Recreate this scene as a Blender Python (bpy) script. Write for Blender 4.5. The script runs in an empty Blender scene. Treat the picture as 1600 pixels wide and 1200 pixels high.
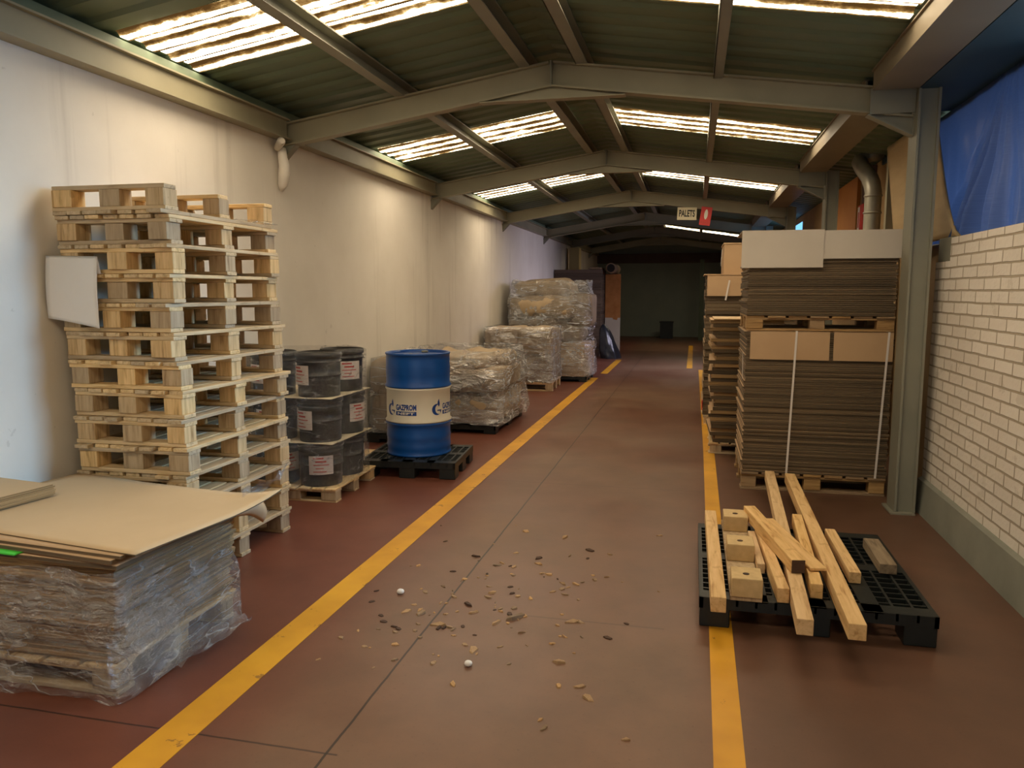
import bpy, bmesh, math, random
from math import sin, cos, pi, radians as R, atan2, sqrt
from mathutils import Vector, Matrix, noise as mnoise
random.seed(7)
scn = bpy.context.scene
COL = scn.collection
RND = random.Random(11)

# ------------------------------------------------------------------ helpers
def lin(c):
    return tuple((v/255/12.92 if v/255 <= .04045 else ((v/255+.055)/1.055)**2.4) for v in c)

def link(o, parent=None):
    COL.objects.link(o)
    if parent is not None:
        o.parent = parent
    return o

def tag(o, label=None, cat=None, group=None, kind=None):
    if label: o['label'] = label
    if cat: o['category'] = cat
    if group: o['group'] = group
    if kind: o['kind'] = kind
    return o

def empty(name, loc=(0, 0, 0), rz=0.0):
    o = bpy.data.objects.new(name, None)
    o.empty_display_size = .1
    o.location = loc
    o.rotation_euler = (0, 0, rz)
    return link(o)

class MB:
    """collects shapes into one bmesh"""
    def __init__(self):
        self.bm = bmesh.new()
    def box(self, c, s, rot=None, mi=0, edge=None):
        """edge: material index for the side faces"""
        hx, hy, hz = s[0]/2, s[1]/2, s[2]/2
        vs = []
        for z in (-hz, hz):
            for x, y in ((-hx, -hy), (hx, -hy), (hx, hy), (-hx, hy)):
                v = Vector((x, y, z))
                if rot is not None: v = rot @ v
                vs.append(self.bm.verts.new(v + Vector(c)))
        fs = [(3, 2, 1, 0), (4, 5, 6, 7), (0, 1, 5, 4), (1, 2, 6, 5), (2, 3, 7, 6), (3, 0, 4, 7)]
        for k, f in enumerate(fs):
            fa = self.bm.faces.new([vs[i] for i in f])
            fa.material_index = mi if (k < 2 or edge is None) else edge
        return vs
    def b2(self, x0, x1, y0, y1, z0, z1, **k):
        return self.box(((x0+x1)/2, (y0+y1)/2, (z0+z1)/2), (abs(x1-x0), abs(y1-y0), abs(z1-z0)), **k)
    def beam(self, a, b, w, h, up=(0, 0, 1), mi=0, edge=None):
        """box of cross section w (side) x h (up) from a to b (centre line)"""
        a, b = Vector(a), Vector(b)
        d = (b-a); L = d.length; d.normalize()
        s = d.cross(Vector(up)).normalized(); u = s.cross(d).normalized()
        rot = Matrix((s, d, u)).transposed()
        return self.box((a+b)/2, (w, L, h), rot=rot, mi=mi, edge=edge)
    def prism(self, poly, axis, a, b, mi=0):
        """poly: list of 2D points; axis 'x','y','z' extrusion from a to b"""
        def P(p, t):
            return {'x': (t, p[0], p[1]), 'y': (p[0], t, p[1]), 'z': (p[0], p[1], t)}[axis]
        A = [self.bm.verts.new(P(p, a)) for p in poly]
        B = [self.bm.verts.new(P(p, b)) for p in poly]
        n = len(poly)
        fs = [self.bm.faces.new(A[::-1]), self.bm.faces.new(B)]
        for i in range(n):
            fs.append(self.bm.faces.new((A[i], A[(i+1) % n], B[(i+1) % n], B[i])))
        for f in fs: f.material_index = mi
    def lathe(self, prof, n=48, c=(0, 0, 0), mi=0, cap=True):
        rings = []
        for r, z in prof:
            rings.append([self.bm.verts.new((c[0]+r*cos(2*pi*i/n), c[1]+r*sin(2*pi*i/n), c[2]+z)) for i in range(n)])
        for a, b in zip(rings, rings[1:]):
            for i in range(n):
                f = self.bm.faces.new((a[i], a[(i+1) % n], b[(i+1) % n], b[i])); f.smooth = True; f.material_index = mi
        if cap:
            if prof[0][0] > 1e-4: self.bm.faces.new(rings[0][::-1]).material_index = mi
            if prof[-1][0] > 1e-4: self.bm.faces.new(rings[-1]).material_index = mi
    def tube(self, pts, r, n=14, mi=0, cap=True, inner=None):
        pts = [Vector(p) for p in pts]
        rings = []
        prev = None
        for i, p in enumerate(pts):
            d = (pts[min(i+1, len(pts)-1)] - pts[max(i-1, 0)]).normalized()
            if prev is None:
                up = Vector((0, 0, 1)) if abs(d.z) < .9 else Vector((1, 0, 0))
                s = d.cross(up).normalized()
            else:
                s = (prev - d*prev.dot(d)).normalized()
            prev = s
            u = s.cross(d)
            rr = r[i] if isinstance(r, (list, tuple)) else r
            rings.append([self.bm.verts.new(p + (s*cos(2*pi*k/n) + u*sin(2*pi*k/n))*rr) for k in range(n)])
        for a, b in zip(rings, rings[1:]):
            for k in range(n):
                f = self.bm.faces.new((a[k], a[(k+1) % n], b[(k+1) % n], b[k])); f.smooth = True; f.material_index = mi
        if cap:
            self.bm.faces.new(rings[0][::-1]).material_index = mi
            self.bm.faces.new(rings[-1]).material_index = mi
    def grid(self, fn, nu, nv, mi=0, smooth=True, closed_u=False):
        V = [[self.bm.verts.new(fn(i/(nu if closed_u else nu-1), j/(nv-1))) for i in range(nu)] for j in range(nv)]
        for j in range(nv-1):
            for i in range(nu if closed_u else nu-1):
                k = (i+1) % nu
                f = self.bm.faces.new((V[j][i], V[j][k], V[j+1][k], V[j+1][i])); f.smooth = smooth; f.material_index = mi
        return V
    def mesh(self, name, mats, fixn=True):
        if fixn:
            bmesh.ops.recalc_face_normals(self.bm, faces=self.bm.faces)
        me = bpy.data.meshes.new(name)
        self.bm.to_mesh(me); self.bm.free()
        for m in (mats if isinstance(mats, (list, tuple)) else [mats]):
            me.materials.append(m)
        return me
    def build(self, name, mats, parent=None, loc=None, bevel=None, solid=None, fixn=True):
        o = bpy.data.objects.new(name, self.mesh(name, mats, fixn))
        if loc is not None: o.location = loc
        link(o, parent)
        if solid:
            m = o.modifiers.new('solid', 'SOLIDIFY'); m.thickness = solid; m.offset = 0
        if bevel:
            m = o.modifiers.new('bev', 'BEVEL'); m.width = bevel; m.segments = 2; m.limit_method = 'ANGLE'
        return o

def copy_tree(o):
    c = o.copy(); COL.objects.link(c)
    for ch in [k for k in ALLCH(o)]:
        d = copy_tree(ch); d.parent = c
        d.matrix_parent_inverse = ch.matrix_parent_inverse
    return c
def ALLCH(o):
    return [k for k in bpy.data.objects if k.parent == o]

# ------------------------------------------------------------------ materials
class NT:
    def __init__(self, name):
        self.m = bpy.data.materials.new(name); self.m.use_nodes = True
        self.t = self.m.node_tree; self.t.nodes.clear()
        self.out = self.n('ShaderNodeOutputMaterial')
    def n(self, t, **k):
        x = self.t.nodes.new(t)
        for a, b in k.items(): setattr(x, a, b)
        return x
    def l(self, a, b): self.t.links.new(a, b)
    def setin(self, node, **k):
        for a, b in k.items():
            s = node.inputs[a.replace('_', ' ')]
            if hasattr(b, 'is_linked') or isinstance(b, bpy.types.NodeSocket): self.l(b, s)
            else: s.default_value = b
    def coord(self, scale=(1, 1, 1), kind='Object', rot=(0, 0, 0), loc=(0, 0, 0)):
        c = self.n('ShaderNodeTexCoord'); mp = self.n('ShaderNodeMapping')
        mp.inputs['Scale'].default_value = scale; mp.inputs['Rotation'].default_value = rot; mp.inputs['Location'].default_value = loc
        self.l(c.outputs[kind], mp.inputs['Vector'])
        return mp.outputs['Vector']
    def noise(self, vec, scale=5, detail=5, rough=.55, dist=0):
        x = self.n('ShaderNodeTexNoise'); self.l(vec, x.inputs['Vector'])
        x.inputs['Scale'].default_value = scale; x.inputs['Detail'].default_value = detail
        x.inputs['Roughness'].default_value = rough; x.inputs['Distortion'].default_value = dist
        return x.outputs['Fac']
    def ramp(self, fac, stops):
        x = self.n('ShaderNodeValToRGB'); self.l(fac, x.inputs['Fac'])
        e = x.color_ramp.elements
        while len(e) < len(stops): e.new(.5)
        for i, (p, c) in enumerate(stops):
            e[i].position = p; e[i].color = (*c, 1) if len(c) == 3 else c
        return x.outputs['Color']
    def mix(self, fac, a, b, mode='MIX'):
        x = self.n('ShaderNodeMix', data_type='RGBA', blend_type=mode)
        for s, v in ((x.inputs['Factor'], fac), (x.inputs['A'] if False else x.inputs[6], a), (x.inputs[7], b)):
            if isinstance(v, bpy.types.NodeSocket): self.l(v, s)
            elif isinstance(v, (int, float)): s.default_value = v
            else: s.default_value = (*v, 1) if len(v) == 3 else v
        return x.outputs[2]
    def math(self, op, a, b=None, c=None, clamp=False):
        x = self.n('ShaderNodeMath', operation=op, use_clamp=clamp)
        for i, v in enumerate((a, b, c)):
            if v is None: continue
            if isinstance(v, bpy.types.NodeSocket): self.l(v, x.inputs[i])
            else: x.inputs[i].default_value = v
        return x.outputs[0]
    def bump(self, h, strength=.3, dist=.01):
        x = self.n('ShaderNodeBump'); x.inputs['Strength'].default_value = strength; x.inputs['Distance'].default_value = dist
        self.l(h, x.inputs['Height']); return x.outputs['Normal']
    def bsdf(self, color, rough=.6, metal=0, normal=None, **k):
        x = self.n('ShaderNodeBsdfPrincipled')
        if isinstance(color, bpy.types.NodeSocket): self.l(color, x.inputs['Base Color'])
        else: x.inputs['Base Color'].default_value = (*color, 1)
        if isinstance(rough, bpy.types.NodeSocket): self.l(rough, x.inputs['Roughness'])
        else: x.inputs['Roughness'].default_value = rough
        x.inputs['Metallic'].default_value = metal
        if normal is not None: self.l(normal, x.inputs['Normal'])
        for a, b in k.items(): x.inputs[a.replace('_', ' ')].default_value = b
        return x.outputs[0]
    def done(self, sh):
        self.l(sh, self.out.inputs['Surface']); return self.m

def mat_simple(name, c1, c2=None, scale=6, rough=.6, metal=0, bump=.15, bscale=30, stretch=(1, 1, 1), kind='Object', **k):
    t = NT(name); v = t.coord(stretch, kind)
    f = t.noise(v, scale)
    col = t.ramp(f, [(.3, lin(c1)), (.7, lin(c2 or c1))])
    nrm = t.bump(t.noise(v, bscale, 3), bump, .004) if bump else None
    return t.done(t.bsdf(col, rough, metal, nrm, **k))

def mat_wood(name, c1, c2, c3, rough=.7, along='Y', tint=.25):
    """c1 light, c2 mid, c3 dark knots. grain stretched along the chosen axis"""
    t = NT(name)
    sc = {'X': (1.2, 14, 14), 'Y': (14, 1.2, 14), 'Z': (14, 14, 1.2)}[along]
    info = t.n('ShaderNodeObjectInfo')
    c = t.n('ShaderNodeTexCoord'); mp = t.n('ShaderNodeMapping'); mp.inputs['Scale'].default_value = sc
    cmb = t.n('ShaderNodeCombineXYZ'); s = t.math('MULTIPLY', info.outputs['Random'], 37.0)
    for i in range(3): t.l(s, cmb.inputs[i])
    t.l(c.outputs['Object'], mp.inputs['Vector']); t.l(cmb.outputs[0], mp.inputs['Location'])
    f = t.noise(mp.outputs['Vector'], 3.0, 6, .6, .6)
    col = t.ramp(f, [(.28, lin(c3)), (.45, lin(c2)), (.7, lin(c1))])
    v2 = t.coord((2, 2, 2)); f2 = t.noise(v2, 5, 3)
    col = t.mix(t.math('MULTIPLY', t.math('GREATER_THAN', f2, .68), .35), col, lin(c3))
    hsv = t.n('ShaderNodeHueSaturation'); t.l(col, hsv.inputs['Color'])
    t.l(t.math('ADD', t.math('MULTIPLY', info.outputs['Random'], tint*2), 1-tint), hsv.inputs['Value'])
    t.l(t.math('ADD', t.math('MULTIPLY', info.outputs['Random'], .3), .85), hsv.inputs['Saturation'])
    return t.done(t.bsdf(hsv.outputs[0], rough, 0, t.bump(f, .25, .004)))

M = {}
# floor: worn red-brown paint, dusty lane, saw joints
def mat_floor():
    t = NT('floor_paint')
    c = t.n('ShaderNodeTexCoord'); sp = t.n('ShaderNodeSeparateXYZ'); t.l(c.outputs['Object'], sp.inputs[0])
    X, Y = sp.outputs[0], sp.outputs[1]
    big = t.noise(c.outputs['Object'], .55, 4, .55)
    mid = t.noise(c.outputs['Object'], 2.6, 6, .6)
    fine = t.noise(c.outputs['Object'], 60, 3, .6)
    red = t.ramp(mid, [(.3, lin((103, 60, 46))), (.7, lin((117, 69, 53)))])
    dusty = t.ramp(mid, [(.3, lin((108, 82, 63))), (.7, lin((123, 93, 71)))])
    # lane = between the yellow lines; dust thins out towards its edges
    dl = t.math('ABSOLUTE', t.math('ADD', X, .72))
    lane = t.math('SUBTRACT', 1.0, t.math('MULTIPLY', t.math('SUBTRACT', dl, .72), 2.2), clamp=True)
    f = t.math('MULTIPLY', lane, t.math('ADD', t.math('MULTIPLY', big, 1.6), .02), clamp=True)
    col = t.mix(f, red, dusty)
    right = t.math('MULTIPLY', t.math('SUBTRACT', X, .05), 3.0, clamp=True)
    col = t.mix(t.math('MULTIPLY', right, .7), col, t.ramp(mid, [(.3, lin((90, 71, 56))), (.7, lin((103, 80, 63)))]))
    col = t.mix(t.math('MULTIPLY', t.math('GREATER_THAN', fine, .66), .25), col, lin((70, 45, 35)))
    # joints
    wob = t.math('MULTIPLY', t.math('SUBTRACT', mid, .5), .015)
    j1 = t.math('LESS_THAN', t.math('ABSOLUTE', t.math('ADD', t.math('ADD', X, 1.242), wob)), .0052)
    j2 = t.math('LESS_THAN', t.math('ABSOLUTE', t.math('ADD', t.math('SUBTRACT', Y, 2.36), wob)), .005)
    j3 = t.math('LESS_THAN', t.math('ABSOLUTE', t.math('ADD', t.math('SUBTRACT', Y, 6.4), wob)), .005)
    j4 = t.math('MULTIPLY', t.math('LESS_THAN', t.math('ABSOLUTE', t.math('ADD', t.math('SUBTRACT', Y, 3.68), wob)), .006),
                t.math('MULTIPLY', t.math('GREATER_THAN', X, -.8), t.math('LESS_THAN', X, -.1)))
    col = t.mix(t.math('MULTIPLY', t.math('MAXIMUM', t.math('MULTIPLY', j2, t.math('LESS_THAN', X, -1.2)), t.math('MULTIPLY', t.math('MAXIMUM', j3, j4), .45)), .8), col, lin((48, 32, 26)))
    col = t.mix(t.math('MULTIPLY', j1, .9), col, lin((32, 22, 18)))
    ro = t.ramp(big, [(.3, (.3,)*3), (.7, (.5,)*3)])
    return t.done(t.bsdf(col, ro, 0, t.bump(fine, .08, .002), Specular_IOR_Level=.45))
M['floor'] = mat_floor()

def mat_yellow():
    t = NT('yellow_line_paint'); v = t.coord()
    n1 = t.noise(v, 7, 8, .7, .4); n2 = t.noise(v, 2.2, 3)
    col = t.ramp(n2, [(.3, lin((196, 138, 22))), (.7, lin((226, 166, 40)))])
    col = t.mix(t.math('MULTIPLY', t.math('GREATER_THAN', n1, .63), .7), col, lin((120, 78, 40)))
    return t.done(t.bsdf(col, .5))
M['yellow'] = mat_yellow()

def mat_plaster():
    t = NT('white_plaster'); v = t.coord()
    n1 = t.noise(v, 1.1, 5, .55); n2 = t.noise(v, 9, 5, .6); n3 = t.noise(v, 60, 3)
    col = t.ramp(n1, [(.25, lin((222, 214, 200))), (.75, lin((238, 232, 220)))])
    col = t.mix(t.math('MULTIPLY', t.math('GREATER_THAN', n2, .70), .25), col, lin((176, 165, 150)))
    # vertical drip stains under the frames
    vs = t.coord((1, 3.2, .18)); dr = t.noise(vs, 1.3, 4, .6)
    col = t.mix(t.math('MULTIPLY', t.ramp(dr, [(.58, (0, 0, 0)), (.72, (1, 1, 1))]), .28), col, lin((150, 138, 120)))
    h = t.math('ADD', n2, t.math('MULTIPLY', n3, .4))
    return t.done(t.bsdf(col, .85, 0, t.bump(h, .18, .006)))
M['plaster'] = mat_plaster()

def mat_brick():
    t = NT('white_painted_brick')
    c = t.n('ShaderNodeTexCoord'); sp = t.n('ShaderNodeSeparateXYZ'); t.l(c.outputs['Object'], sp.inputs[0])
    cm = t.n('ShaderNodeCombineXYZ')
    n0 = t.noise(c.outputs['Object'], 6, 3)
    t.l(t.math('ADD', sp.outputs[1], t.math('MULTIPLY', n0, .012)), cm.inputs[0])
    t.l(t.math('ADD', sp.outputs[2], t.math('MULTIPLY', n0, .010)), cm.inputs[1])
    b = t.n('ShaderNodeTexBrick'); t.l(cm.outputs[0], b.inputs['Vector'])
    b.inputs['Scale'].default_value = 1; b.inputs['Brick Width'].default_value = .265; b.inputs['Row Height'].default_value = .079
    b.inputs['Mortar Size'].default_value = .0075; b.inputs['Mortar Smooth'].default_value = .35
    b.inputs['Color1'].default_value = (*lin((222, 214, 202)), 1); b.inputs['Color2'].default_value = (*lin((232, 225, 214)), 1)
    b.inputs['Mortar'].default_value = (*lin((172, 158, 138)), 1)
    n = t.noise(c.outputs['Object'], 4, 5)
    col = t.mix(t.math('MULTIPLY', t.math('GREATER_THAN', n, .64), .25), b.outputs['Color'], lin((170, 158, 138)))
    h = t.math('ADD', t.math('MULTIPLY', t.math('SUBTRACT', 1.0, b.outputs['Fac']), 1.0), t.math('MULTIPLY', t.noise(c.outputs['Object'], 35, 4), .35))
    return t.done(t.bsdf(col, .7, 0, t.bump(h, .8, .012)))
M['brick'] = mat_brick()

def mat_skylight(strength=6.0):
    """dirty translucent roof sheet with the daylight behind it"""
    t = NT('translucent_roof_sheet')
    v = t.coord((1.0, 9.0, 1.0)); n1 = t.noise(v, 1.6, 9, .68, .3)
    v2 = t.coord((3, 3, 3)); n2 = t.noise(v2, 2.2, 8, .7)
    c = t.n('ShaderNodeTexCoord'); sp = t.n('ShaderNodeSeparateXYZ'); t.l(c.outputs['Object'], sp.inputs[0])
    w = t.math('MULTIPLY', t.math('SINE', t.math('MULTIPLY', sp.outputs[1], 2*pi/.118)), .135)
    f = t.math('ADD', t.math('ADD', t.math('MULTIPLY', n1, .62), t.math('MULTIPLY', n2, .38)), w)
    s = t.ramp(f, [(.34, (.012, .012, .012)), (.42, (.035, .035, .035)), (.465, (.085, .085, .085)), (.50, (.6, .6, .6)), (.62, (1, 1, 1))])
    colr = t.ramp(f, [(.36, lin((190, 138, 76))), (.43, lin((228, 180, 108))), (.48, lin((252, 224, 172))), (.56, lin((255, 235, 204)))])
    em = t.n('ShaderNodeEmission'); t.l(colr, em.inputs['Color'])
    t.l(t.math('MULTIPLY', s, strength), em.inputs['Strength'])
    return t.done(em.outputs[0])
M['sky'] = mat_skylight(10.5)

M['roof'] = mat_simple('corrugated_roof_metal', (96, 112, 92), (108, 122, 100), 1.2, .55, .0, .1)
M['steel'] = mat_simple('painted_steel', (142, 136, 112), (156, 149, 124), 2.0, .5, 0, .08)
M['gutter'] = mat_simple('brown_gutter_steel', (122, 112, 94), (134, 122, 102), 2.0, .55, 0, .08)
M['steel_grey'] = mat_simple('grey_painted_steel', (128, 128, 114), (142, 140, 124), 2.0, .5, 0, .08)
M['curb'] = mat_simple('grey_floor_paint', (120, 122, 112), (140, 140, 128), 3, .6, 0, .1)
M['dark'] = mat_simple('dark_wall_paint', (140, 152, 142), (152, 160, 148), 1.5, .8)
M['dark_brown'] = mat_simple('dark_lintel', (92, 74, 68), (104, 84, 76), 2, .8)
M['rwall'] = mat_simple('tan_board', (150, 122, 84), (166, 136, 96), 1.5, .8)
M['ply'] = mat_simple('plywood', (172, 148, 108), (186, 160, 118), 2, .65, 0, .08, stretch=(1, 1, 6))
M['orange'] = mat_simple('orange_board', (200, 132, 62), (212, 146, 72), 2, .6)
M['wood'] = mat_wood('pallet_wood', (226, 202, 162), (206, 180, 138), (160, 130, 92), along='Y')
M['woodx'] = mat_wood('pallet_wood_cross', (226, 202, 162), (206, 180, 138), (160, 130, 92), along='X')
M['woodb'] = mat_wood('pallet_block_wood', (218, 192, 150), (196, 168, 126), (150, 118, 80), along='Z', tint=.3)
M['woodd'] = mat_wood('aged_pallet_wood', (178, 148, 106), (154, 124, 86), (114, 88, 58), along='X', tint=.15)
M['pine'] = mat_wood('fresh_pine', (228, 194, 144), (214, 178, 126), (172, 128, 80), along='Y', tint=.1)
M['greywood'] = mat_wood('weathered_wood', (150, 130, 100), (132, 112, 84), (100, 82, 60), along='Y', tint=.1)
M['chipblock'] = mat_simple('pressed_chip_block', (196, 168, 120), (212, 184, 134), 25, .8, 0, .3, 60)
M['card'] = mat_simple('cardboard_face', (184, 152, 114), (198, 166, 128), 1.5, .8, 0, .04)
M['cardtop'] = mat_simple('pale_cardboard_face', (196, 168, 128), (208, 180, 140), 1.2, .8, 0, .04)
def mat_edge(name, a, b):
    t = NT(name); v = t.coord((1, 1, 1)); sv = t.coord((.6, .6, 170))
    n = t.noise(sv, 1.0, 3); info = t.n('ShaderNodeObjectInfo')
    col = t.ramp(n, [(.35, lin(a)), (.65, lin(b))])
    hsv = t.n('ShaderNodeHueSaturation'); t.l(col, hsv.inputs['Color'])
    t.l(t.math('ADD', t.math('MULTIPLY', info.outputs['Random'], .6), .7), hsv.inputs['Value'])
    return t.done(t.bsdf(hsv.outputs[0], .9, 0, t.bump(n, .5, .004)))
M['edge'] = mat_edge('corrugated_cut_edge', (84, 72, 54), (112, 94, 70))
M['edge_l'] = mat_edge('corrugated_cut_edge_pale', (130, 104, 68), (178, 146, 100))
M['white'] = mat_simple('white_coated_board', (206, 196, 180), (216, 206, 190), 2, .6, 0, .03)
M['paper'] = mat_simple('white_paper', (232, 228, 220), (240, 236, 230), 2, .7, 0, .03)
M['green'] = mat_simple('green_board', (70, 200, 60), (80, 215, 70), 2, .6)
M['black'] = mat_simple('black_plastic', (20, 25, 25), (30, 36, 35), 8, .42, 0, .15, 50)
M['pail'] = mat_simple('black_pail_plastic', (22, 22, 21), (32, 30, 28), 6, .4, 0, .05)
M['blue'] = mat_simple('blue_drum_paint', (14, 74, 150), (18, 82, 160), 2, .33, 0, .02)
M['dwhite'] = mat_simple('white_drum_band', (214, 208, 190), (222, 216, 198), 3, .4, 0, .02)
M['logo_blue'] = mat_simple('logo_blue', (18, 64, 140), None, 3, .4, 0, 0)
M['logo_white'] = mat_simple('logo_white', (226, 222, 208), None, 3, .4, 0, 0)
M['drumlid'] = mat_simple('drum_lid_paint', (16, 70, 140), (20, 76, 148), 2, .4)
M['strap'] = mat_simple('white_strap', (222, 214, 204), None, 2, .45, 0, 0)
M['slip'] = mat_simple('slip_sheet_board', (206, 190, 156), (214, 200, 168), 3, .8)
M['sack'] = mat_simple('kraft_paper_sack', (158, 136, 106), (182, 160, 128), 5, .7, 0, .8, 9)
M['sack_d'] = mat_simple('brown_paper_sack', (124, 106, 84), (148, 128, 102), 5, .7, 0, .8, 9)
M['bag'] = mat_simple('black_bin_bag', (28, 32, 40), (40, 44, 52), 5, .3, 0, .8, 14)
M['brownbox'] = mat_edge('dark_cardboard_edge', (86, 72, 60), (104, 88, 74))
M['tube'] = mat_simple('cardboard_tube', (132, 108, 82), (146, 120, 92), 3, .8)
M['tube_shade'] = mat_simple('tube_bore_shade', (30, 26, 22), None, 3, .9, 0, 0)
M['osb'] = mat_simple('wood_board', (184, 120, 62), (206, 142, 80), 6, .7, 0, .1)
M['duct'] = mat_simple('galvanised_duct', (150, 146, 132), (170, 164, 148), 4, .4, .35, .1)
M['ycol'] = mat_simple('yellow_post', (216, 192, 136), (224, 200, 146), 2, .6)
M['red'] = mat_simple('red_sign', (196, 44, 40), (206, 52, 46), 2, .5, 0, 0)
M['sign'] = mat_simple('cream_sign', (206, 196, 164), (214, 204, 172), 2, .5, 0, 0)
M['ink'] = mat_simple('black_lettering', (24, 24, 22), None, 2, .6, 0, 0)
M['inkred'] = mat_simple('red_print', (190, 60, 50), None, 2, .6, 0, 0)
M['label'] = mat_simple('white_label', (214, 204, 198), (224, 214, 208), 4, .5, 0, 0)
M['chip'] = mat_wood('wood_chip', (196, 166, 124), (152, 120, 86), (84, 60, 42), tint=.5)
M['chipd'] = mat_simple('dark_bark_chip', (84, 60, 44), (60, 44, 34), 6, .8)
M['teal'] = mat_simple('dark_teal_sheeting', (40, 66, 76), (46, 74, 84), 2, .6)
M['post'] = mat_simple('dull_green_post', (70, 82, 66), (80, 90, 72), 2, .7)

def mat_film(name='stretch_film', white=1.0, gloss=.18, scale=6, rough=.13, crease_glint=.9):
    t = NT(name)
    v = t.coord((1, 1, 1)); n = t.noise(v, scale, 6, .62, 1.6)
    vd = t.coord((.35, .35, 1.7), rot=(.55, .5, .3)); nd = t.noise(vd, scale*.75, 3, .5, .35)
    nf = t.noise(t.coord((.6, .6, 1.9), rot=(-.6, .4, .9)), scale*2.6, 3, .55, .5)
    h = t.math('ADD', n, t.math('ADD', t.math('MULTIPLY', nf, .35), nd))
    nrm = t.bump(h, 1.0, .16)
    def ridge(x, c, w): return t.ramp(x, [(c-w, (0, 0, 0)), (c, (1, 1, 1)), (c+w, (0, 0, 0))])
    tr = t.n('ShaderNodeBsdfTransparent'); tr.inputs[0].default_value = (.92, .92, .92, 1)
    gl = t.n('ShaderNodeBsdfAnisotropic'); gl.inputs['Roughness'].default_value = rough; t.l(nrm, gl.inputs['Normal'])
    cr = t.n('ShaderNodeBsdfAnisotropic'); cr.inputs['Roughness'].default_value = .3; t.l(nrm, cr.inputs['Normal'])
    df = t.n('ShaderNodeBsdfDiffuse'); df.inputs[0].default_value = (.86, .88, .9, 1); t.l(nrm, df.inputs['Normal'])
    # milky crease lines and haze patches, with highlights and glare painted in white
    patch = t.ramp(t.noise(v, scale*.32, 3, .6), [(.46, (0, 0, 0)), (.62, (1, 1, 1))])
    lines = t.math('MAXIMUM', ridge(nd, .5, .016), t.math('MULTIPLY', t.math('MULTIPLY', ridge(nf, .54, .02), patch), .7))
    m1 = t.n('ShaderNodeMixShader'); m1.inputs[0].default_value = gloss
    t.l(tr.outputs[0], m1.inputs[1]); t.l(gl.outputs[0], m1.inputs[2])
    m2 = t.n('ShaderNodeMixShader')
    t.l(t.math('ADD', t.math('MULTIPLY', patch, white*.22), white*.03), m2.inputs[0])
    t.l(m1.outputs[0], m2.inputs[1]); t.l(df.outputs[0], m2.inputs[2])
    m3 = t.n('ShaderNodeMixShader'); t.l(t.math('MULTIPLY', lines, .55*crease_glint), m3.inputs[0])
    mc = t.n('ShaderNodeMixShader'); mc.inputs[0].default_value = .45; t.l(df.outputs[0], mc.inputs[1]); t.l(cr.outputs[0], mc.inputs[2])
    t.l(m2.outputs[0], m3.inputs[1]); t.l(mc.outputs[0], m3.inputs[2])
    return t.done(m3.outputs[0])
M['film'] = mat_film(white=1.15)
M['film_far'] = mat_film('stretch_film_far', 1.1, .34, 5, .18, 1.2)
M['film_dark'] = mat_film('stretch_film_clear', .2, .10, 7, .12, .5)

def mat_tarp():
    t = NT('blue_tarpaulin')
    n = t.noise(t.coord((1, 12, 160)), 1.0, 2)
    col = t.ramp(n, [(.3, lin((58, 76, 112))), (.7, lin((74, 94, 132)))])
    nrm = t.bump(n, .15, .003)
    a = t.bsdf(col, .34, 0, nrm)
    tl = t.n('ShaderNodeBsdfTranslucent'); tl.inputs[0].default_value = (*lin((84, 108, 160)), 1)
    m = t.n('ShaderNodeMixShader'); m.inputs[0].default_value = .35
    t.l(a, m.inputs[1]); t.l(tl.outputs[0], m.inputs[2])
    return t.done(m.outputs[0])
M['tarp'] = mat_tarp()

def mat_emit(name, c, s):
    t = NT(name); e = t.n('ShaderNodeEmission'); e.inputs[0].default_value = (*lin(c), 1); e.inputs[1].default_value = s
    return t.done(e.outputs[0])
M['blue_window'] = mat_emit('daylit_window_pane', (120, 190, 255), 1.0)

# ------------------------------------------------------------------ setting
WX = -3.5            # left wall plane
YB, YE = -6.0, 28.6  # rear and far ends
XA, ZA, SL = -1.14, 3.56, .155   # roof apex x, z and slope
XR = 1.95
def roofz(x): return ZA - SL*abs(x-XA)

def structure(o):
    o['kind'] = 'structure'; return o

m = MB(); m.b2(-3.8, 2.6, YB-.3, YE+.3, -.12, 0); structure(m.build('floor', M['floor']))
m = MB(); m.b2(WX-.2, WX, YB, YE, 0, 3.09); structure(m.build('wall_left', M['plaster']))
m = MB()
m.b2(-3.7, 2.2, YE, YE+.2, 0, 3.8)
structure(m.build('wall_far', M['dark']))
m = MB(); m.b2(WX, XR, YE-.12, YE-.002, 2.66, 3.0); structure(m.build('trim_1', M['dark_brown']))
m = MB(); m.b2(-3.7, 2.2, YB-.2, YB, 0, 3.8); structure(m.build('wall_rear', M['plaster']))
# right: painted brick parapet, board wall beyond
m = MB()
m.b2(1.73, 1.93, YB, 5.98, 0, 2.02); m.b2(1.73, 1.93, 5.98, 6.3, 0, 1.86)
structure(m.build('wall_right', M['brick']))
m = MB(); m.prism([(1.729, 0), (1.729, .25), (1.70, .235), (1.675, 0)], 'y', YB, 6.3); structure(m.build('baseboard_right', M['curb']))
m = MB(); m.b2(1.95, 2.1, 8.2, YE, 0, 3.07)
m.b2(1.96, 2.08, 7.3, 8.2, 0, 3.07); m.b2(1.93, 2.08, 6.3, 7.3, 0, 2.028)
structure(m.build('wall_right_beyond', M['rwall']))
m = MB(); m.b2(1.76, 1.90, YB, 3.85, 2.02, 3.06); structure(m.build('trim_4', M['rwall']))
# closing strip of wall above the tarpaulin
m = MB(); m.b2(1.50, 1.95, YB, 6.9, 3.062, 3.075); m.b2(1.93, 1.95, YB, 9.2, 3.0, 3.062); structure(m.build('trim_2', M['teal']))

m = MB(); m.b2(WX-.2, WX+.03, YB, YE, 3.105, 3.185); structure(m.build('trim_3', M['roof']))
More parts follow.
